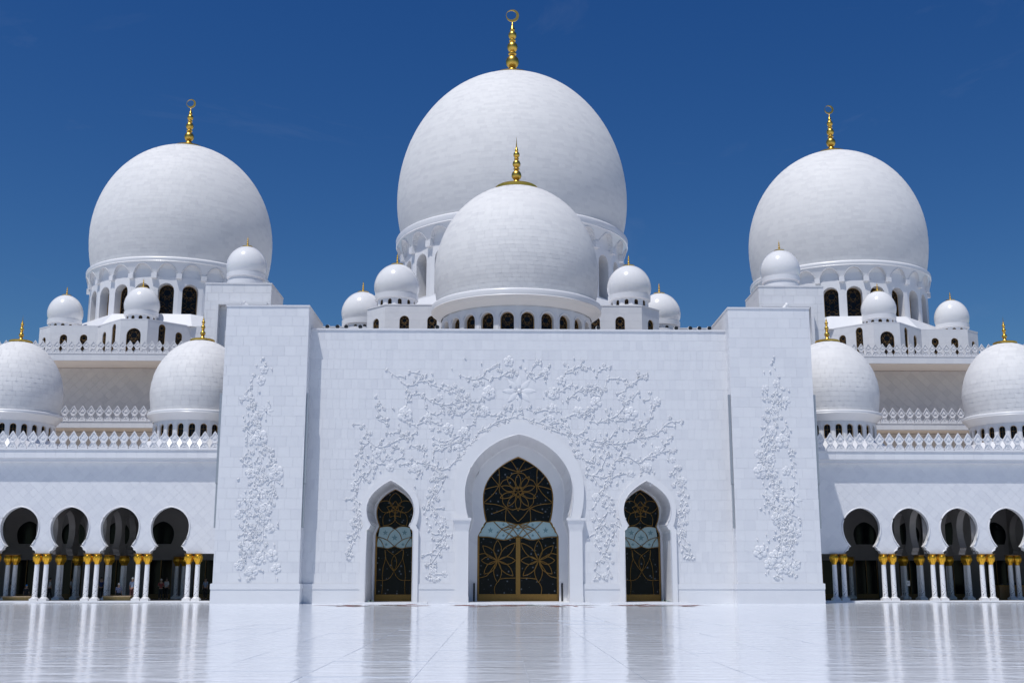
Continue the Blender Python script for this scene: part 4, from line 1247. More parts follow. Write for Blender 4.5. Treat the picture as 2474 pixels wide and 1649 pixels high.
# ------------------------------------------------------------------ domes
def egg(R, H, zb, rb, n=26, cone=.03):
    "profile (r, z), z = 0 at the widest level, from the base up"
    out = []
    m = 6
    for k in range(m):
        t = k / m; z = zb * (1 - t)
        out.append((R - (R - rb) * (1 - t) ** 2, z))
    for k in range(n + 1):
        a = PI / 2 * k / n
        z = H * math.sin(a); r = R * math.cos(a) - R * cone * math.sin(2 * a)
        out.append((max(r, .001), z))
    return out
def along(prof, s):
    d = 0
    for (r0, z0), (r1, z1) in zip(prof, prof[1:]):
        L = math.hypot(r1 - r0, z1 - z0)
        if s <= d + L:
            t = (s - d) / L if L else 0; tx, tz = (r1 - r0) / L, (z1 - z0) / L
            return r0 + (r1 - r0) * t, z0 + (z1 - z0) * t, tz, -tx
        d += L
    return prof[-1][0], prof[-1][1], 0, 1
def set_normals(me, nrm):
    me.normals_split_custom_set_from_vertices(nrm)
def dome_tiles(parent, prof, cx, cy, z0, tw, th, budget, gap=.009, t=.009, cap_r=0.0):
    total = sum(math.hypot(b[0] - a[0], b[1] - a[1]) for a, b in zip(prof, prof[1:]))
    rows = int(total / th); th = total / rows
    V = []; Fc = []; Nn = []
    cand = []
    rowsdat = []
    for k in range(rows):
        r0, za, nr0, nz0 = along(prof, k * th + gap / 2); r1, zb, nr1, nz1 = along(prof, (k + 1) * th - gap / 2)
        if max(r0, r1) < cap_r: break
        n = max(6, round(2 * PI * max(r0, r1) / tw)); da = 2 * PI / n
        off = random.random() * da
        rowsdat.append((r0, za, nr0, nz0, r1, zb, nr1, nz1, n, da, off))
    def tile(rw, a, tt):
        r0, za, nr0, nz0, r1, zb, nr1, nz1, n, da, off = rw
        g = gap / 2 / max(r0, .05); vs = []; ns = []
        for q, (r, z, nr, nz) in enumerate(((r0, za, nr0, nz0), (r1, zb, nr1, nz1))):
            for e in (a - da / 2 + g, a + da / 2 - g):
                c, s = math.cos(e), math.sin(e)
                vs.append(((r + nr * tt) * c, (r + nr * tt) * s, z + nz * tt)); ns.append((nr * c, nr * s, nz))
        for q, (r, z) in enumerate(((r0, za), (r1, zb))):
            for e in (a - da / 2 + g, a + da / 2 - g):
                c, s = math.cos(e), math.sin(e); vs.append((r * c, r * s, z))
                rad = (-1 if q == 0 else 1)
                ns.append((ns[q * 2][0], ns[q * 2][1], ns[q * 2][2]))
        return vs, ns, [(0, 1, 3, 2), (0, 4, 5, 1), (1, 5, 7, 3), (3, 7, 6, 2), (2, 6, 4, 0)]
    # candidates for single parts: the ones that face the courtyard, lowest rows first
    cand = []
    for ki, rw in enumerate(rowsdat):
        n, da, off = rw[8:]
        for i in range(n):
            a = off + i * da
            fr_ = -math.sin(a)            # towards the camera
            size = fr_ * max(.2, .35 + rw[2]) * min(tw, 2 * PI * rw[0] / n)
            cand.append((-size if fr_ > .2 else 9, ki, i, a))
    cand.sort()
    chosen = set((k, i) for s_, k, i, a in cand[:budget] if s_ < 9)
    for ki, rw in enumerate(rowsdat):
        n, da, off = rw[8:]; me = None
        for i in range(n):
            a = off + i * da
            if (ki, i) in chosen:
                if me is None:
                    vs, ns, fs = tile(rw, 0, t)
                    mb = MB(); mb.add(vs, fs, 0, True); me = mb.mesh('tile', 'dome'); set_normals(me, ns)
                part('tile', me, parent, Matrix.Translation((cx, cy, z0)) @ Matrix.Rotation(a, 4, 'Z') @ Matrix.Translation((random.uniform(-.004, .004), 0, 0)))
            else:
                vs, ns, fs = tile(rw, a, t + random.uniform(-.004, .004)); o = len(V)
                V += [(x + cx, y + cy, z + z0) for x, y, z in vs]; Nn += ns; Fc += [tuple(j + o for j in f) for f in fs]
    mb = MB(); mb.add(V, Fc, 0, True); me = mb.mesh('tile_courses', 'dome'); set_normals(me, Nn)
    part('tile_courses', me, parent, kind='stuff')
def finial(parent, cx, cy, zt, s, disc, crescent=False, seg=24):
    "s: ball scale (m), zt: height of the crown; disc radius"
    b = MB()
    z = zt - .06 * s
    b.lathe([(disc, z - .5 * s), (disc * 1.02, z + .10 * s), (disc * .93, z + .35 * s), (disc * .75, z + .50 * s), (disc * .45, z + .72 * s), (.9 * s, z + 1.1 * s), (.62 * s, z + 1.6 * s), (.5 * s, z + 1.9 * s)], seg)
    fb = part('finial', b, parent, mats='gold')
    z += 1.8 * s
    for r, rr_ in ((1.0, .62), (.80, .50), (.64, .36)):
        g = MB(); pr = []
        for k in range(13):
            a = -PI / 2 + PI * k / 12; pr.append((max(.3 * s * r, r * s * math.cos(a)), z + r * s * 1.0 + r * s * 1.08 * math.sin(a)))
        g.lathe(pr, seg); part('bulb', g, fb, mats='gold')
        z += r * s * 2.12
        g = MB(); h = .36 * s * r
        g.lathe([(.42 * s * r, z - .05 * s), (rr_ * s, z + h * .4), (rr_ * s * 1.02, z + h * .8), (.5 * s * r, z + h * 1.3), (.42 * s * r, z + h * 1.7)], seg); part('collar', g, fb, mats='gold')
        z += h * 1.45
    g = MB(); top = 2.1 * s if not crescent else 1.2 * s
    g.lathe([(.36 * s, z), (.26 * s, z + .25 * s), (.13 * s, z + .7 * s), (.05 * s, z + top), (.001, z + top + (.9 * s if not crescent else .05 * s))], 12); part('spike', g, fb, mats='gold')
    if crescent:
        zc = z + top + 1.0 * s; R1 = 1.0 * s; g = MB(); A = []; B = []
        for k in range(40):
            a = 2 * PI * k / 40; A.append((R1 * math.cos(a), R1 * math.sin(a))); B.append((-.16 * s + .76 * R1 * math.cos(a), .08 * s + .76 * R1 * math.sin(a)))
        strip(g, A, .09 * s, B, .09 * s, closed=True); strip(g, A, -.09 * s, B, -.09 * s, closed=True); strip(g, A, -.09 * s, A, .09 * s, closed=True, sm=True); strip(g, B, -.09 * s, B, .09 * s, closed=True, sm=True)
        part('crescent', xform(g, frame3((cx, cy, zc), (1, 0, 0))), fb, mats='gold')
        # lathed pieces were built about the origin: shift below
    return fb
def move(objs, dx, dy):
    for o in objs: o.data.transform(Matrix.Translation((dx, dy, 0)))

def lattice_window(w, h, frame_w, rich=True):
    "round headed window, origin at sill centre, local xy, z out: frame+lattice, pane"
    P = round_window(w, 0, h)
    fr_ = MB(); fr_.tube([(x, y, 0.0) for x, y in P], frame_w, 5)
    fr_.box(-w / 2, w / 2, 0, frame_w * 2, -.03, .04)
    lt = MB(); r = w / 2; cy = h - r * 1.02; q = frame_w * .36
    if rich:
        n = 6; R1 = r * .88
        for k in range(n):
            a = PI / 2 + k * 2 * PI / n; b = a + 2 * PI / n * 2
            lt.tube([(R1 * math.cos(a), cy + R1 * math.sin(a), 0), (R1 * math.cos(b), cy + R1 * math.sin(b), 0)], q, 4)
            a2 = a + PI / n
            for s_ in (-1, 1):
                lt.tube([(R1 * .55 * math.cos(a2), cy + R1 * .55 * math.sin(a2), 0), (R1 * 1.1 * math.cos(a2 + s_ * .2), cy + R1 * 1.1 * math.sin(a2 + s_ * .2), 0)], q, 4)
        y = cy - r; k = 0
        while y > r * .5:
            y2 = max(0, y - r * 1.1)
            for s_ in (-1, 1): lt.tube([(v[0], v[1], 0) for v in spline([(s_ * r, y), (s_ * r * .2, (y + y2) / 2), (s_ * r, y2)], 4)], q, 4); lt.tube([(s_ * r * .0, y + r * .3, 0), (s_ * r * .7, (y + y2) / 2 , 0), (0, y2 - r * .0, 0)], q, 4)
            y = y2
    else:
        lt.tube([(-r, h * .62, 0), (r, h * .62, 0)], q * 1.4, 4)
        lt.tube([(0, 0, 0), (0, h, 0)], q, 4)
    pn = MB(); holed(pn, P, [], z=-.02)
    return fr_, lt, pn
def drum(parent, cx, cy, Rd, z0, z1, n, ww, wz0, wz1, depth, wmesh, mat='smooth', rich=True, phase=.5, niche=None):
    "faceted drum; every facet has a round headed opening; windows are placed at the back of it"
    b = Rd * math.tan(PI / n); mb = MB()
    for k in range(n):
        a = 2 * PI * (k + phase) / n - PI / 2
        nx, ny = math.cos(a), math.sin(a)
        ux, uy = -ny, nx
        M = frame3((cx + nx * Rd, cy + ny * Rd, 0), (ux, uy, 0))
        one = MB(); H = round_window(ww, wz0, wz1)
        holed(one, (-b, b, z0, z1), [H]); strip(one, H, 0, H, -depth, closed=True)
        xform(one, M); mb.add(one.v, one.f)
        wm = frame3((cx + nx * (Rd - depth), cy + ny * (Rd - depth), wz0), (ux, uy, 0))
        if wmesh:
            wf, wl, wp = wmesh
            o = part('window', wf, parent, wm)
            if wl: part('lattice', wl, o, Matrix.Identity(4)); part('pane', wp, o, Matrix.Identity(4))
    part('drum', mb, parent, mats=mat)
def window_set(w, h, fw, rich=True):
    f, l, p = lattice_window(w, h, fw, rich)
    return f.mesh('window', 'bronze'), l.mesh('lattice', 'bronze_dark'), p.mesh('pane', 'dark_glass')
def window_one(w, h, fw, rich=False):
    f, l, p = lattice_window(w, h, fw, rich)
    m = MB(); m.add(f.v, f.f, 0, True); m.add(l.v, l.f, 0, True); m.add(p.v, p.f, 1)
    return m.mesh('window', ['bronze_dark', 'dark_glass']), None, None
def oct_ring(cx, cy, r, n=8, ph=None):
    ph = PI / n if ph is None else ph
    return [(cx + r / math.cos(PI / n) * math.cos(ph + 2 * PI * k / n), cy + r / math.cos(PI / n) * math.sin(ph + 2 * PI * k / n)) for k in range(n)]
def fit(ob, X, Y):
    "finial pieces are turned about the origin: carry them to the dome's axis"
    for o in [ob] + [c for c in C.objects if c.parent == ob]:
        if o.name.startswith('crescent'): continue
        o.data.transform(Matrix.Translation((X, Y, 0)))

def great_dome(name, px, pw, Rpx, Y, H, zb, rb, tw, th, label, base_z, n=24, crescent=True, win=(.33, -.668, -.985), cove=(-.455, -.605), ring_r=1.0, drum_r=.945, drum_bot=-.997, depth=.10, fin=(.054, .18), skirt=1.13, arches=True, cat='dome', group=None, tiles=300, winrich=True, cone=.0):
    X, Zc, R, V = SPH(Rpx, px, pw, Y)
    rt = root(name, (X, Y, base_z), label, cat, group)
    prof = egg(R, V * H, -V * zb, R * rb, cone=cone)
    prof_in = [(max(.001, r - .03), z) for r, z in prof]
    sh = MB(); sh.lathe([(r, z + Zc) for r, z in prof_in], 96, cx=X, cy=Y)
    part('shell', sh, rt, mats='dome')
    dome_tiles(rt, prof, X, Y, Zc, tw, th, tiles, cap_r=fin[1] * R * .8)
    # ring, cove
    zr = Zc - zb * V; zc0 = Zc + cove[0] * V; zc1 = Zc + cove[1] * V; e = .012 * R
    rg = MB()
    rg.lathe([(rb * R * .97, zr + e), (ring_r * R - e, zr + .6 * e), (ring_r * R, zr - .2 * e), (ring_r * R + .3 * e, zr - e), (ring_r * R - .3 * e, zc0 + e * .8), (ring_r * R + .1 * e, zc0 + .2 * e), (ring_r * R - e, zc0 - e * .3), (drum_r * R * .99, zc0 - e * .3)], 144, cx=X, cy=Y)
    part('ring', rg, rt, mats='smooth')
    cv_ = MB(); NA = 26 if arches else 4; NZ = 30; vs = []; fs = []
    nn = n * NA
    for k in range(NZ + 1):
        t = k / NZ; z = zc1 + (zc0 - zc1) * t
        for i in range(nn):
            a = 2 * PI * i / nn - PI / 2; u = ((i / NA + .5) % 1 - .5) * 2     # 0 at a window axis when phase is .0
            if arches: u = ((i / NA) % 1 - .5) * 2
            fl = (R * drum_r + .012 * R) + (R * ring_r - .006 * R - R * drum_r - .012 * R) * t ** 1.15
            if arches:
                top = .88 * (1 - (abs(u) / .90) ** 2.2) ** .75 if abs(u) < .90 else -1
                if t < top: 
                    fl = min(fl, R * drum_r - .002 * R + .006 * R * (t / .9) ** 2 + .03 * R * max(0, t - .55))
            vs.append((X + fl * math.cos(a), Y + fl * math.sin(a), z))
    for k in range(NZ):
        for i in range(nn): fs.append((k * nn + i, k * nn + (i + 1) % nn, (k + 1) * nn + (i + 1) % nn, (k + 1) * nn + i))
    cv_.add(vs, fs, 0, not arches)
    part('cove', cv_, rt, mats='smooth')
    if arches:
        am = MB()
        for k in range(n):
            pts = []
            for j in range(-12, 13):
                u = j / 12 * .895; t = .88 * max(0, 1 - (abs(u) / .90) ** 2.2) ** .75
                fl = (R * drum_r + .012 * R) + (R * ring_r - .018 * R - R * drum_r) * t ** 1.15 + .004 * R
                a = 2 * PI * (k + .0 + .5 + u / 2) / n - PI / 2
                pts.append((X + fl * math.cos(a), Y + fl * math.sin(a), zc1 + (zc0 - zc1) * t))
            am.tube(pts, .003 * R, 4)
        part('arch_moulding', am, rt, mats='smooth')
        cb = MB(); cb.box(-.028 * R, .028 * R, -.022 * R, .022 * R, -.03 * R, .022 * R)
        cbm = cb.mesh('corbel', 'smooth')
        for k in range(n):
            a = 2 * PI * k / n - PI / 2
            part('corbel', cbm, rt, Matrix.Translation((X + (drum_r * R + .016 * R) * math.cos(a), Y + (drum_r * R + .016 * R) * math.sin(a), zc1 + .01 * R)) @ Matrix.Rotation(a + PI / 2, 4, 'Z'))
    # drum
    Rd = drum_r * R; b = Rd * math.tan(PI / n); ww = 2 * b * (win[0] / .5) ; wz1 = Zc + win[1] * V; wz0 = Zc + win[2] * V
    zb_ = max(base_z, Zc + drum_bot * V) if skirt else base_z
    ws = window_set(ww, wz1 - wz0, .035 + .002 * R, winrich)
    drum(rt, X, Y, Rd, min(zb_, wz0 - .3), zc1 + .01, n, ww, wz0, wz1, depth * R, ws)
    if skirt:
        sk = MB(); sk.prism(oct_ring(X, Y, skirt * R), base_z, Zc + drum_bot * V, top=oct_ring(X, Y, drum_r * R * 1.03)); part('skirt_roof', sk, rt, mats='facade')
    if not arches:
        st = MB(); zt = zr - .9 * e
        st.lathe([(ring_r * R - .5 * e, zc0 + .9 * e), (ring_r * R - 1.4 * e, zc0 + .6 * e), (ring_r * R - 1.5 * e, zc0 - 1.0 * e), (ring_r * R - 3 * e, zc0 - 1.3 * e), (ring_r * R - 3.1 * e, zc0 - 2.2 * e), (drum_r * R, zc0 - 2.5 * e)], 144, cx=X, cy=Y)
        part('ring_step', st, rt, mats='smooth')
        hm = MB()
        for k in range(n):
            a = 2 * PI * (k + .5) / n - PI / 2; Mh = frame3((X + Rd * math.cos(a), Y + Rd * math.sin(a), 0), (-math.sin(a), math.cos(a), 0))
            P = round_window(ww * 1.22, wz0 - .2, wz1 + ww * .13); one = MB(); one.tube([(x, y, .0) for x, y in P], .006 * R, 5); xform(one, Mh); hm.add(one.v, one.f, 0, True)
        part('window_hoods', hm, rt, mats='smooth')
    f = finial(rt, X, Y, Zc + H * V, fin[0] * R, fin[1] * R, crescent); fit(f, X, Y)
    return rt, X, Zc, R

ZM3 = ZU(852.6, 124, 300)
great_dome('great_dome', 1237, 495, 276, 152, 1.18, .36, .945, .92, .42, 'largest white marble dome on the middle axis with gold crescent finial', 31.5, drum_r=.935, win=(.30, -.612, -.977), cove=(-.42, -.562), drum_bot=-1.0, depth=.13, fin=(.059, .195), cat='dome')
great_dome('great_dome', 435.5, 590, 221, 144, 1.10, .41, .945, .85, .40, 'large white dome at the left with dark lattice drum windows', 30.4, group='large side domes')
great_dome('great_dome', 2026.8, 599, 216.7, 144, 1.10, .41, .945, .85, .40, 'large white dome at the right with dark lattice drum windows', 30.4, group='large side domes')
great_dome('front_dome', 1247.5, 671, 197.5, 104, 1.145, .39, .95, .72, .36, 'mid sized white dome standing just above the entrance wall', 20.0, crescent=False, win=(.33, -.63, -1.02),
           cove=(-.465, -.56), ring_r=1.03, drum_r=.90, drum_bot=-1.3, depth=.055, fin=(.062, .26), skirt=0, arches=False)

def arcade_dome(px, pw, Rpx, label):
    Y = 97.3
    return great_dome('arcade_dome', px, pw, Rpx, Y, 1.10, .46, .945, .72, .38, label, ZM1 - .5, crescent=False, win=(.28, -.717, -1.0), cove=(-.515, -.655), ring_r=1.03, drum_r=.89,
               drum_bot=-1.02, depth=.05, fin=(.056, .255), cone=.02, skirt=1.25, arches=False, group='domes over the arcades', tiles=260, winrich=False)
arcade_dome(37, 950, 116, 'arcade dome cut by the left edge of the photo')
arcade_dome(480.5, 950, 118.7, 'arcade dome touching the left pylon, in front of the low side wall')
arcade_dome(2007, 952, 118, 'arcade dome touching the right pylon')
arcade_dome(2441, 955, 117.5, 'arcade dome at the right edge of the photo')

TW = window_one(.42, .62, .035)
def turret(px, pw, Rpx, Y, z_base, label, windows=True, H=1.02, dz=1.0):
    X, Zc, R, V = SPH(Rpx, px, pw, Y)
    rt = root('turret_dome', (X, Y, z_base), label, 'small dome', 'small turret domes on the roofs')
    sh = MB(); sh.lathe([(r, z + Zc) for r, z in egg(R, V * H, -V * .43, R * .90, cone=.02)], 48, cx=X, cy=Y); part('shell', sh, rt, mats='turret')
    rg = MB(); rg.lathe([(.9 * R, Zc - .425 * V), (.965 * R, Zc - .432 * V), (.955 * R, Zc - .645 * V), (.84 * R, Zc - .685 * V)], 48, cx=X, cy=Y)
    part('ring', rg, rt, mats='smooth')
    zt = Zc - .68 * V
    if windows:
        zb = min(z_base, Zc - dz * R)
        drum(rt, X, Y, .84 * R, zb, zt, 12, .42, Zc - .96 * V, Zc - .715 * V, .10, window_one(.42, .245 * R, .035))
        fb = MB(); fb.lathe([(.90 * R, z_base), (.90 * R, Zc - .985 * V), (.85 * R, Zc - .965 * V)], 32, cx=X, cy=Y); part('drum_base', fb, rt, mats='smooth')
    else:
        fb = MB(); fb.lathe([(.93 * R, z_base), (.93 * R, Zc - .83 * V), (.86 * R, Zc - .80 * V), (.84 * R, zt)], 40, cx=X, cy=Y); part('drum', fb, rt, mats='smooth')
    f = finial(rt, X, Y, Zc + H * V, .055 * R, .27 * R, seg=12); fit(f, X, Y)
    return rt

# ------------------------------------------------------------------ roofs and blocks behind
def block(name, poly, z0, z1, label, cat, wins=(), group=None, capz=.12, tile=(.9, .8), budget=120):
    "polygonal block; poly counter-clockwise seen from above starting at front left; wins[i] = list of (u, w, z0, z1) on side i"
    cx = sum(p[0] for p in poly) / len(poly); cy = sum(p[1] for p in poly) / len(poly)
    rt = root(name, (cx, cy, z0), label, cat, group)
    wall = MB()
    for i in range(len(poly)):
        a = Vector(poly[i]); b = Vector(poly[(i + 1) % len(poly)]); L = (b - a).length
        M = frame3((a.x, a.y, 0), (b.x - a.x, b.y - a.y, 0))
        hl = []
        ws = wins[i] if i < len(wins) else None
        one = MB()
        for (u, w, wa, wb) in ws or (): hl.append(round_window(w, wa, wb, u))
        holed(one, (0, L, z0, z1), hl)
        for h in hl: strip(one, h, 0, h, -.14, closed=True)
        xform(one, M); wall.add(one.v, one.f)
        for (u, w, wa, wb) in ws or ():
            f, l, p = window_set(w, wb - wa, .05, True)
            o = part('window', f, rt, M @ Matrix.Translation((u, wa, -.14))); part('lattice', l, o, Matrix.Identity(4)); part('pane', p, o, Matrix.Identity(4))
        if ws is not None:
            stone_wall(rt, frame3((a.x, a.y, z0), (b.x - a.x, b.y - a.y, 0)), L, z1 - capz - z0, tile[0], tile[1], [[(x, z - z0) for x, z in h] for h in hl], budget=budget, convex=True)
    part('wall', wall, rt, mats='facade')
    cp = MB(); g_ = [(cx + (x - cx) * 1.004, cy + (y - cy) * 1.004) for x, y in poly]
    cp.prism(g_, z1 - capz, z1); part('coping', cp, rt, mats='cornice')
    return rt
Z3 = ZM3 - .05
ZBK = 30.5
for sg in (-1, 1):
    A_ = lambda v: AX + sg * v
    side = 'left' if sg < 0 else 'right'
    # plan relative to the axis: bay front at 128, chamfers, flats at 131.7, outer chamfer
    pl = [(29.5, 131.7), (37.2, 131.7), (41.1, 128.0), (44.1, 128.0), (47.9, 131.7), (53.4, 131.7), (55.2, 133.2), (55.2, 152), (29.5, 152)]
    zb = Z3 - .1
    wz = lambda y, Y=130: ZU(y, Y, 340)
    w_small = wz(808, 131.7); w_bt = wz(797, 130); w_big = wz(792, 128)
    wn = {0: [], 1: [(1.5, .85, zb + .2, w_bt - .1), (3.6, .85, zb + .2, w_bt + .5)], 2: [(1.5, 1.6, zb + .2, w_big)],
          3: [(1.5, .85, zb + .2, w_bt + .5), (3.7, .85, zb + .2, w_bt - .1)], 4: [(1.6, .85, zb + .2, w_small), (3.9, .85, zb + .2, w_small)], 5: [(1.2, .8, zb + .2, w_small - .2)]}
    pts = [(A_(x), y) for x, y in pl]
    if sg < 0:
        pts = list(reversed(pts))
        order = [wn.get((len(pl) - 2 - i) % len(pl)) for i in range(len(pl))]
        wl = []
        for i in range(len(pl)):
            j = (len(pl) - 2 - i) % len(pl); w = wn.get(j)
            L = math.hypot(pl[(j + 1) % len(pl)][0] - pl[j][0], pl[(j + 1) % len(pl)][1] - pl[j][1])
            wl.append(None if w is None else [(L - u, a, b, c) for u, a, b, c in w])
        wins = wl
    else:
        wins = [wn.get(i) for i in range(len(pl))]
    block('dome_base', pts, zb, ZBK, 'angular white stone block with dark arched windows under the large %s dome' % side, 'roof block', wins, 'roof blocks', tile=(1.0, .8), budget=60)
# block under the middle great dome
bx0, bx1 = -12.0, 14.85
pm = [(bx0, 118), (bx1, 118), (bx1 + 2.1, 120.1), (bx1 + 2.1, 150), (bx0 - 2.1, 150), (bx0 - 2.1, 120.1)]
wzt = ZU(762, 118, 977); wzc = ZU(768, 119, 908)
fr_w = []
for wx in (977, 1044, 1452 - 14, 1498):
    fr_w.append((U(wx, 770, 118)[0] - bx0, 1.0, 24.5, wzt))
fr_w += [(10.5, 1.0, 24.5, wzt), (16.0, 1.0, 24.5, wzt)]
block('dome_base', pm, 20.4, 29.92, 'wide white stone block behind the entrance wall, under the largest dome', 'roof block',
      [fr_w, [(1.5, 1.0, 24.5, wzt - .1)], None, None, None, [(1.5, 1.0, 24.5, wzt - .1)]], 'roof blocks', tile=(1.0, .8), budget=200)
block('dome_base', [(bx0 - 9.5, 126), (bx1 + 9.5, 126), (bx1 + 9.5, 150), (bx0 - 9.5, 150)], 20.4, ZU(788, 126, 800), 'low white roof block behind the entrance wall, carrying two outer turret domes', 'roof block', [], 'roof blocks', budget=60)

turret(157.5, 757, 44.2, 135.2, ZBK - .05, 'small dome at the far left, standing on the block beside the large left dome')
turret(342.9, 738, 44.1, 131.6, ZBK - .05, 'small dome in front of the left drum windows')
turret(2122.7, 747, 43.5, 131.6, ZBK - .05, 'small dome in front of the right drum windows')
turret(2299.4, 768, 43.2, 135.2, ZBK - .05, 'small dome at the far right, against the blue sky')
turret(958.6, 693, 54.8, 121.6, 29.9, 'small dome left of the front dome, upper one of that pair')
turret(1519.9, 695, 53.5, 121.6, 29.9, 'small dome right of the front dome, upper one of that pair')
turret(875.7, 756, 51, 127.5, ZU(788, 126, 800) - .1, 'small dome left of the front dome, lower outer one of that pair')
turret(1594, 759, 50.7, 127.5, ZU(788, 126, 800) - .1, 'small dome right of the front dome, lower outer one of that pair')

# towers behind the pylons
for sg in (-1, 1):
    side = 'left' if sg < 0 else 'right'
    YT = 102.6
    if sg < 0: tx0 = U(497.4, 683.5, YT)[0]; tx1 = U(656.6, 683.5, YT)[0]
    else: tx0 = 2 * AX - U(656.6, 683.5, YT)[0]; tx1 = 2 * AX - U(497.4, 683.5, YT)[0]
    tz = U(600, 683.5, YT)[1]; tw_ = tx1 - tx0
    tr = root('tower', ((tx0 + tx1) / 2, YT + 3, 0), 'plain square white tower behind the %s pylon, carrying a small dome' % side, 'tower', 'square towers behind the pylons')
    b = MB(); b.box(tx0, tx1, YT + .02, YT + tw_ * .95, 10, tz - .12)
    part('wall', b, tr, mats='facade')
    c = MB(); c.box(tx0 - .04, tx1 + .04, YT - .06, YT + tw_ * .95 + .04, tz - .12, tz); part('coping', c, tr, mats='cornice')
    stone_wall(tr, frame3((tx0, YT, 12), (1, 0, 0)), tw_, tz - .12 - 12, 1.0, .8, budget=100, prefer=lambda c: -c[1])
    if sg < 0: stone_wall(tr, frame3((tx1, YT, 12), (0, 1, 0)), tw_ * .95, tz - .12 - 12, 1.0, .8, budget=50, prefer=lambda c: -c[1])
    else: stone_wall(tr, frame3((tx0, YT + tw_ * .95, 12), (0, -1, 0)), tw_ * .95, tz - .12 - 12, 1.0, .8, budget=50, prefer=lambda c: -c[1])
    # hooded frame standing on the outer part of the front
    hx = U(526, 738, YT)[0]; hz_ = U(526, 738, YT)[1]
    fr_ = MB()
    if sg < 0: fr_.box(hx, tx1 - .2, YT - .75, YT - .025, hz_ - .05, hz_ + .15); fr_.box(hx, hx + .25, YT - .75, YT - .025, 12, hz_ - .05)
    else:
        hx = 2 * AX - hx; fr_.box(tx0 + .2, hx, YT - .75, YT - .025, hz_ - .05, hz_ + .15); fr_.box(hx - .25, hx, YT - .75, YT - .025, 12, hz_ - .05)
    part('hood_frame', fr_, tr, mats='facade')
    if sg < 0: turret(595.6, 644, 48.8, YT + tw_ * .46, tz - .02, 'small dome on the square tower behind the left pylon', windows=False)
    else: turret(1885, 653, 48.4, YT + tw_ * .46, tz - .02, 'small dome on the square tower behind the right pylon', windows=False)
    # lamp on the pylon top
    lx, lz = U(600 if sg < 0 else 1890, 737, 88)
    lp = root('spotlight', (lx, 88, ZPY), 'white tube spotlight tilted on top of the %s pylon' % side, 'spotlight', 'tube spotlights on the pylons')
    t = MB(); t.lathe([(.001, -.5), (.15, -.5), (.16, .45), (.19, .46), (.19, .62), (.15, .62), (.14, .52), (.001, .52)], 14)
    part('tube', xform(t, Matrix.Translation((lx, 88, ZPY + .52)) @ Matrix.Rotation(sg * .75, 4, 'Y')), lp, mats='lamp_white')
    k = MB(); k.box(lx - .05, lx + .05, 87.9, 88.1, ZPY, ZPY + .45); part('bracket', k, lp, mats='metal_grey')

# terraces: middle and upper walls with their parapets
for sg in (-1, 1):
    side = 'left' if sg < 0 else 'right'
    for lvl, (YF, YWL, ym, yf, zlow, word) in enumerate(((105.0, 107.5, 1016, 1033, 8.0, 'lower'), (124.0, 128.4, 852.6, 870.8, 16.0, 'upper'))):
        xi = 20.0 if lvl == 0 else 18.0; xo = 62 if lvl == 0 else 80
        x0, x1 = sorted((AX + sg * xi, AX + sg * xo))
        zm = ZU(ym, YF, 300); zf = ZU(yf, YF, 300)
        tr = root('terrace_wall', ((x0 + x1) / 2, YF, 0), '%s roof terrace wall with overhanging parapet of leaf shaped merlons, %s side' % (word, side), 'terrace wall', 'terrace walls behind the arcades')
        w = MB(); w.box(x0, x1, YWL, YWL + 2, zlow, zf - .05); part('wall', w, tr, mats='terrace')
        b = MB(); b.box(x0, x1, YF, YF + .5, zf, zm - .09); b.box(x0, x1, YF - .05, YF + .55, zm - .087, zm); part('parapet', b, tr, mats='cornice')
        s = MB(); s.box(x0, x1, YF + .01, YWL + 2, zf - .02, zf - .003); part('soffit', s, tr, mats='soffit')
        s = MB(); s.box(x0, x1, YF + .5, (150 if lvl else 124), zm - .25, zm - .2); part('roof', s, tr, mats='roofing')
        cm = MB(); cm.box(-.48, .48, -.012, .02, zf + .02, zm - .11); cme = cm.mesh('parapet_stone', 'facade')
        nb = int((x1 - x0) / .98)
        for i in range(nb): part('parapet_stone', cme, tr, Matrix.Translation((x0 + (i + .5) * .98, YF, 0)))
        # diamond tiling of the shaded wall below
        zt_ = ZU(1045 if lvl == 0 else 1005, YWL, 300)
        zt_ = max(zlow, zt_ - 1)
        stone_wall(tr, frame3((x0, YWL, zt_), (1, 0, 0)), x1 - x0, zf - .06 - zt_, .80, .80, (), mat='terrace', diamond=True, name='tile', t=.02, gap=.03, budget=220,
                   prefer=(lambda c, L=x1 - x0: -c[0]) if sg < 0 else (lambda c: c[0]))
        merlon_row(tr, x0 + .2, x1, YF + .12, zm, .787, 1.40)

# ------------------------------------------------------------------ floodlights
for i, (x, y) in enumerate(((791.5, 793), (816, 793), (837, 793), (871, 793), (1056.5, 793))):
    X, Z = U(x, y, YW + .6)
    floodlight((X, YW + .6, ZT), ('round floodlight on the entrance wall top, nearest the left pylon', 'second floodlight along the wall top from the left pylon', 'third floodlight along the wall top from the left pylon',
               'floodlight on the wall top below the lower left turret dome', 'floodlight at the left foot of the front dome')[i], 'floodlights on the entrance wall')
for i, (x, y) in enumerate(((1445, 793), (1633, 793), (1667, 793), (1689, 793), (1713, 793))):
    X, Z = U(x, y, YW + .6)
    floodlight((X, YW + .6, ZT), ('floodlight at the right foot of the front dome', 'floodlight on the wall top below the lower right turret dome', 'third floodlight along the wall top from the right pylon', 'second floodlight along the wall top from the right pylon',
               'round floodlight on the entrance wall top, nearest the right pylon')[i], 'floodlights on the entrance wall')
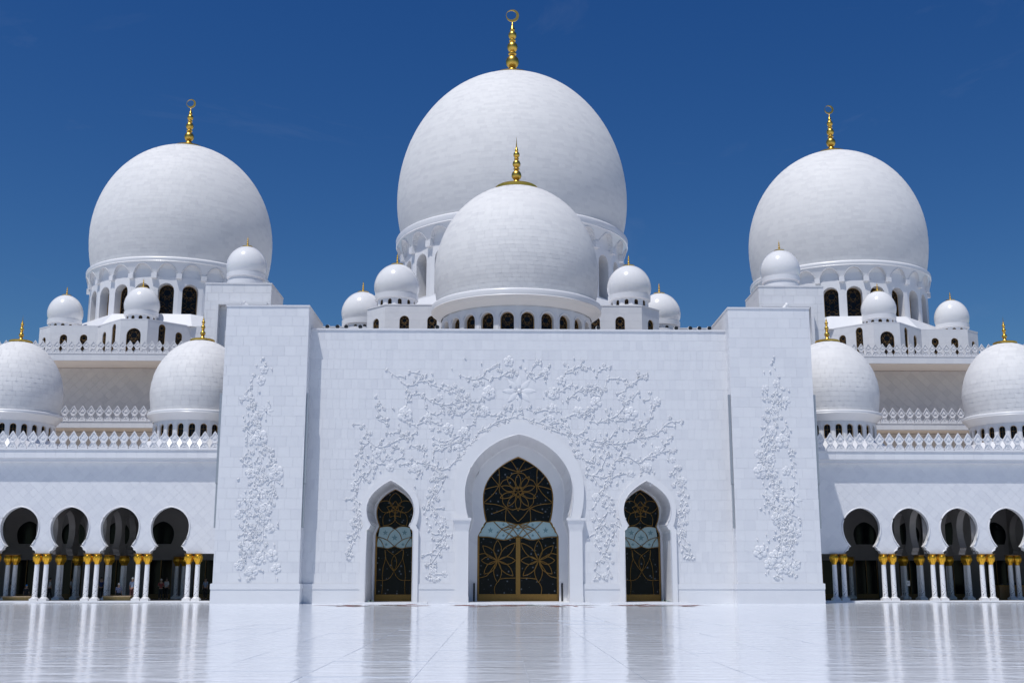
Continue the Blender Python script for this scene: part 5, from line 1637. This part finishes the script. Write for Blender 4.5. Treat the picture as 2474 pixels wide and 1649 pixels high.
for i, (x, nm) in enumerate(((12, 'at the left photo edge'), (181, 'midway between the two left domes'), (350, 'at the left foot of the dome by the pylon'), (422, 'under the middle of the dome by the left pylon'), (494, 'nearest the left pylon'),
                  (2092.5, 'behind the sixth merlon from the right pylon'), (2139, 'right of the dome by the right pylon'), (2301, 'left of the rightmost dome'), (2464, 'at the right photo edge'))):
    X, Z = U(x, 1068, 92.3)
    r = floodlight((X, 92.3, ZM1 - .1), 'floodlight behind the arcade merlons, %s' % nm, 'floodlights behind the arcade parapets', s=.95)

# ------------------------------------------------------------------ planters, counter, sign
def planter(x0, x1, ytop, ybot, Y, label):
    Xa = U(x0, ybot, Y)[0]; Xb = U(x1, ybot, Y)[0]; h = U(x0, ytop, Y)[1] - .12; z = .12
    r = root('planter', ((Xa + Xb) / 2, Y, z), label, 'planter', 'gilded boxes in the left arcade')
    cx = (Xa + Xb) / 2; hw = (Xb - Xa) / 2
    b = MB(); lo = [(cx - hw * .95, Y), (cx + hw * .95, Y), (cx + hw * .95, Y + .6), (cx - hw * .95, Y + .6)]; hi = [(cx - hw, Y - .05), (cx + hw, Y - .05), (cx + hw, Y + .65), (cx - hw, Y + .65)]
    b.prism(lo, z, z + h - .07, top=hi); part('box', b, r, mats='planter')
    b = MB(); b.box(cx - hw * 1.04, cx + hw * 1.04, Y - .1, Y + .7, z + h - .07, z + h); part('rim', b, r, mats='planter_rim')
    k = MB()
    for i in range(6): k.ball((cx - hw * .7 + i * hw * .28, Y - .035, z + h * .45), .03, 6, 4)
    part('studs', k, r, mats='gold_leaf')
planter(5, 73, 1439, 1452, 92.6, 'low gilded planter box at the left edge under the first arch')
planter(248, 314, 1438, 1452, 92.6, 'low gilded planter box beside the seated man in checked shirt')
Xa = U(2416, 1430, 96)[0]
ct = root('counter', (Xa + 3, 96, .124), 'long brown wooden counter under the rightmost arch', 'counter')
b = MB(); b.box(Xa, Xa + 6, 96, 96.8, .124, 1.18); part('front_panel', b, ct, mats='counter')
b = MB(); b.box(Xa - .05, Xa + 6.05, 95.93, 96.87, 1.18, 1.26); part('top', b, ct, mats='bronze')
for i in range(7):
    bxx = Xa + .35 + i * .55
    o = MB(); o.prism(oct_ring(bxx, 96.35, .13 + .03 * (i % 2)), 1.26, 1.40 + .04 * (i % 3), top=oct_ring(bxx, 96.35, .07)); 
    solo('shoulder_bag', o, ['cloth_dark', ], '%s dark bag from the left on the brown counter under the right arch' % ('first', 'second', 'third', 'fourth', 'fifth', 'sixth', 'seventh')[i], 'bag', 'dark bags on the counter')
X, Z = U(2194, 1408, 95)
sg_ = root('notice_stand', (X, 95, .124), 'white notice board on a thin post standing in the right arcade', 'sign')
b = MB(); b.box(X - .14, X + .14, 94.97, 95, Z - .2, Z + .2); part('board', b, sg_, mats='lamp_white')
b = MB(); b.box(X - .10, X + .10, 94.962, 94.968, Z - .06, Z + .14); part('print', b, sg_, mats='metal_grey')
b = MB(); b.lathe([(.02, .16), (.02, Z - .2)], 8, cx=X, cy=95.0); b.lathe([(.001, .124), (.17, .124), (.17, .15), (.02, .17)], 14, cx=X, cy=95.0); part('post', b, sg_, mats='black')

# ------------------------------------------------------------------ people
def skin_obj(name, joints, edges, mat, parent, levels=1):
    me = bpy.data.meshes.new(name)
    me.from_pydata([j[:3] for j in joints], edges, []); me.materials.append(MATS[mat])
    o = bpy.data.objects.new(name, me); C.objects.link(o); o.parent = parent
    import bmesh
    bm = bmesh.new(); bm.from_mesh(me); lay = bm.verts.layers.skin.verify(); bm.verts.ensure_lookup_table()
    for i, j in enumerate(joints):
        bm.verts[i][lay].radius = (j[3], j[4] if len(j) > 4 else j[3]); bm.verts[i][lay].use_root = (i == 0)
    bm.to_mesh(me); bm.free()
    m = o.modifiers.new('skin', 'SKIN'); m.use_smooth_shade = True
    s = o.modifiers.new('sub', 'SUBSURF'); s.levels = levels; s.render_levels = levels
    return o
def person(px, Y, label, shirt, trousers, hair, hgt=1.70, rz=0.0, pose='stand', cap=None, z=.124):
    X, _ = U(px, 1430, Y)
    r = root('person', (X, Y, z), label, 'person', 'visitors in the arcade')
    r.rotation_euler = (0, 0, rz)
    OFF.pop(r)
    k = hgt / 1.70
    if pose == 'sit': hip = .48; ks = (.42, .50); ft = (.48, .06)
    else: hip = .90
    z0 = hip
    J = [(0, 0, z0 * k, .13 * k, .10 * k), (0, .0, (z0 + .28) * k, .125 * k, .09 * k), (0, 0, (z0 + .50) * k, .15 * k, .09 * k), (0, -.01, (z0 + .58) * k, .055 * k),
         (0, -.02, (z0 + .66) * k, .075 * k, .085 * k), (0, -.02, (z0 + .77) * k, .075 * k, .085 * k)]
    E_ = [(0, 1), (1, 2), (2, 3), (3, 4), (4, 5)]
    arms = []
    for s_ in (-1, 1):
        b = len(J)
        if pose == 'walk': hx, hy = .23, s_ * .14
        elif pose == 'fold': hx, hy = .10, -.2
        else: hx, hy = .24, -.06
        ez = z0 + .22
        J += [(s_ * .17 * k, 0, (z0 + .50) * k, .055 * k), (s_ * .23 * k, hy * .4 * k, ez * k, .043 * k), (s_ * hx * k, hy * 1.0 * k, (z0 + (.0 if pose != 'fold' else .25)) * k, .032 * k), (s_ * hx * k, (hy * 1.1 - .02) * k, (z0 - .09 + (0 if pose != 'fold' else .3)) * k, .035 * k, .02 * k)]
        E_ += [(2, b), (b, b + 1), (b + 1, b + 2), (b + 2, b + 3)]; arms.append(b)
    legs = []
    for s_ in (-1, 1):
        b = len(J)
        if pose == 'sit':
            J += [(s_ * .10 * k, 0, (hip) * k, .085 * k), (s_ * .12 * k, -.42 * k, (hip) * k, .06 * k), (s_ * .12 * k, -.44 * k, .10 * k, .045 * k), (s_ * .12 * k, -.58 * k, .04 * k, .04 * k)]
        else:
            st_ = s_ * (.2 if pose == 'walk' else .03)
            J += [(s_ * .09 * k, 0, .84 * k, .085 * k), (s_ * .10 * k, (st_ * .45 - .02) * k, .48 * k, .06 * k), (s_ * .10 * k, st_ * k, .09 * k, .042 * k), (s_ * .11 * k, (st_ - .13) * k, .04 * k, .04 * k)]
        E_ += [(0, b), (b, b + 1), (b + 1, b + 2), (b + 2, b + 3)]; legs.append(b)
    skin_obj('body', J, E_, 'skin', r)
    f = lambda i, s: (J[i][0], J[i][1], J[i][2], J[i][3] * s, (J[i][4] if len(J[i]) > 4 else J[i][3]) * s)
    SJ = [f(0, 1.12), f(1, 1.14), f(2, 1.12)]; SE = [(0, 1), (1, 2)]
    for a in arms: b = len(SJ); SJ += [f(a, 1.25), f(a + 1, 1.25)]; SE += [(2, b), (b, b + 1)]
    skin_obj('shirt', SJ, SE, shirt, r)
    TJ = [f(0, 1.10)]; TE = []
    for a in legs: b = len(TJ); TJ += [f(a, 1.15), f(a + 1, 1.25), f(a + 2, 1.45)]; TE += [(0, b), (b, b + 1), (b + 1, b + 2)]
    skin_obj('trousers', TJ, TE, trousers, r)
    h = MB(); h.ball((0, .0, (z0 + .78) * k), .098 * k, 10, 7, sq=(.92, 1.05, .92))
    o = bpy.data.objects.new('hat' if cap else 'hair', h.mesh('hair', cap or hair)); C.objects.link(o); o.parent = r
    fc = MB(); fc.ball((0, -.115 * k, (z0 + .69) * k), .016 * k, 6, 4); 
    for s_ in (-1, 1): fc.ball((s_ * .085 * k, -.01, (z0 + .70) * k), .02 * k, 6, 4)
    o = bpy.data.objects.new('nose_and_ears', fc.mesh('face', 'skin')); C.objects.link(o); o.parent = r
    return r
person(318.6, 93.4, 'white haired man in pale blue shirt standing beside the planter', 'cloth_blue', 'cloth_maroon', 'hair_white', 1.72, PI * .9)
person(286, 93.7, 'seated man in blue checked shirt behind the low planter', 'cloth_check', 'cloth_dark', 'hair_white', 1.7, PI, 'sit')
person(243, 97.5, 'person in dark blue top standing behind the left column', 'cloth_navy', 'cloth_dark', 'hair_dark', 1.75, .4)
person(173, 99.5, 'person in grey white top walking between the first two arches', 'cloth_white', 'cloth_dark', 'hair_dark', 1.7, 1.2, 'walk')
person(119, 97.0, 'person in white shirt half hidden behind the leftmost column pair', 'cloth_white', 'cloth_dark', 'hair_dark', 1.68, 2.0, 'walk')
person(401, 98.5, 'person in white shirt under the fourth arch', 'cloth_white', 'cloth_dark', 'hair_dark', 1.72, 2.6)
person(388, 97.8, 'person in dark red top and pale cap under the fourth arch', 'cloth_red', 'cloth_dark', 'hair_dark', 1.60, .3, 'fold', cap='hair_white')
person(496, 98.0, 'person in grey shirt standing near the left pylon', 'cloth_blue', 'cloth_dark', 'hair_dark', 1.7, -.5)
person(63, 94.6, 'seated visitor in blue cap behind the leftmost planter', 'cloth_dark', 'cloth_dark', 'hair_dark', 1.55, PI, 'sit', cap='cap_blue')
person(30, 99.5, 'person in black clothes standing at the far left arch', 'cloth_dark', 'cloth_dark', 'hair_dark', 1.72, .9, 'walk')
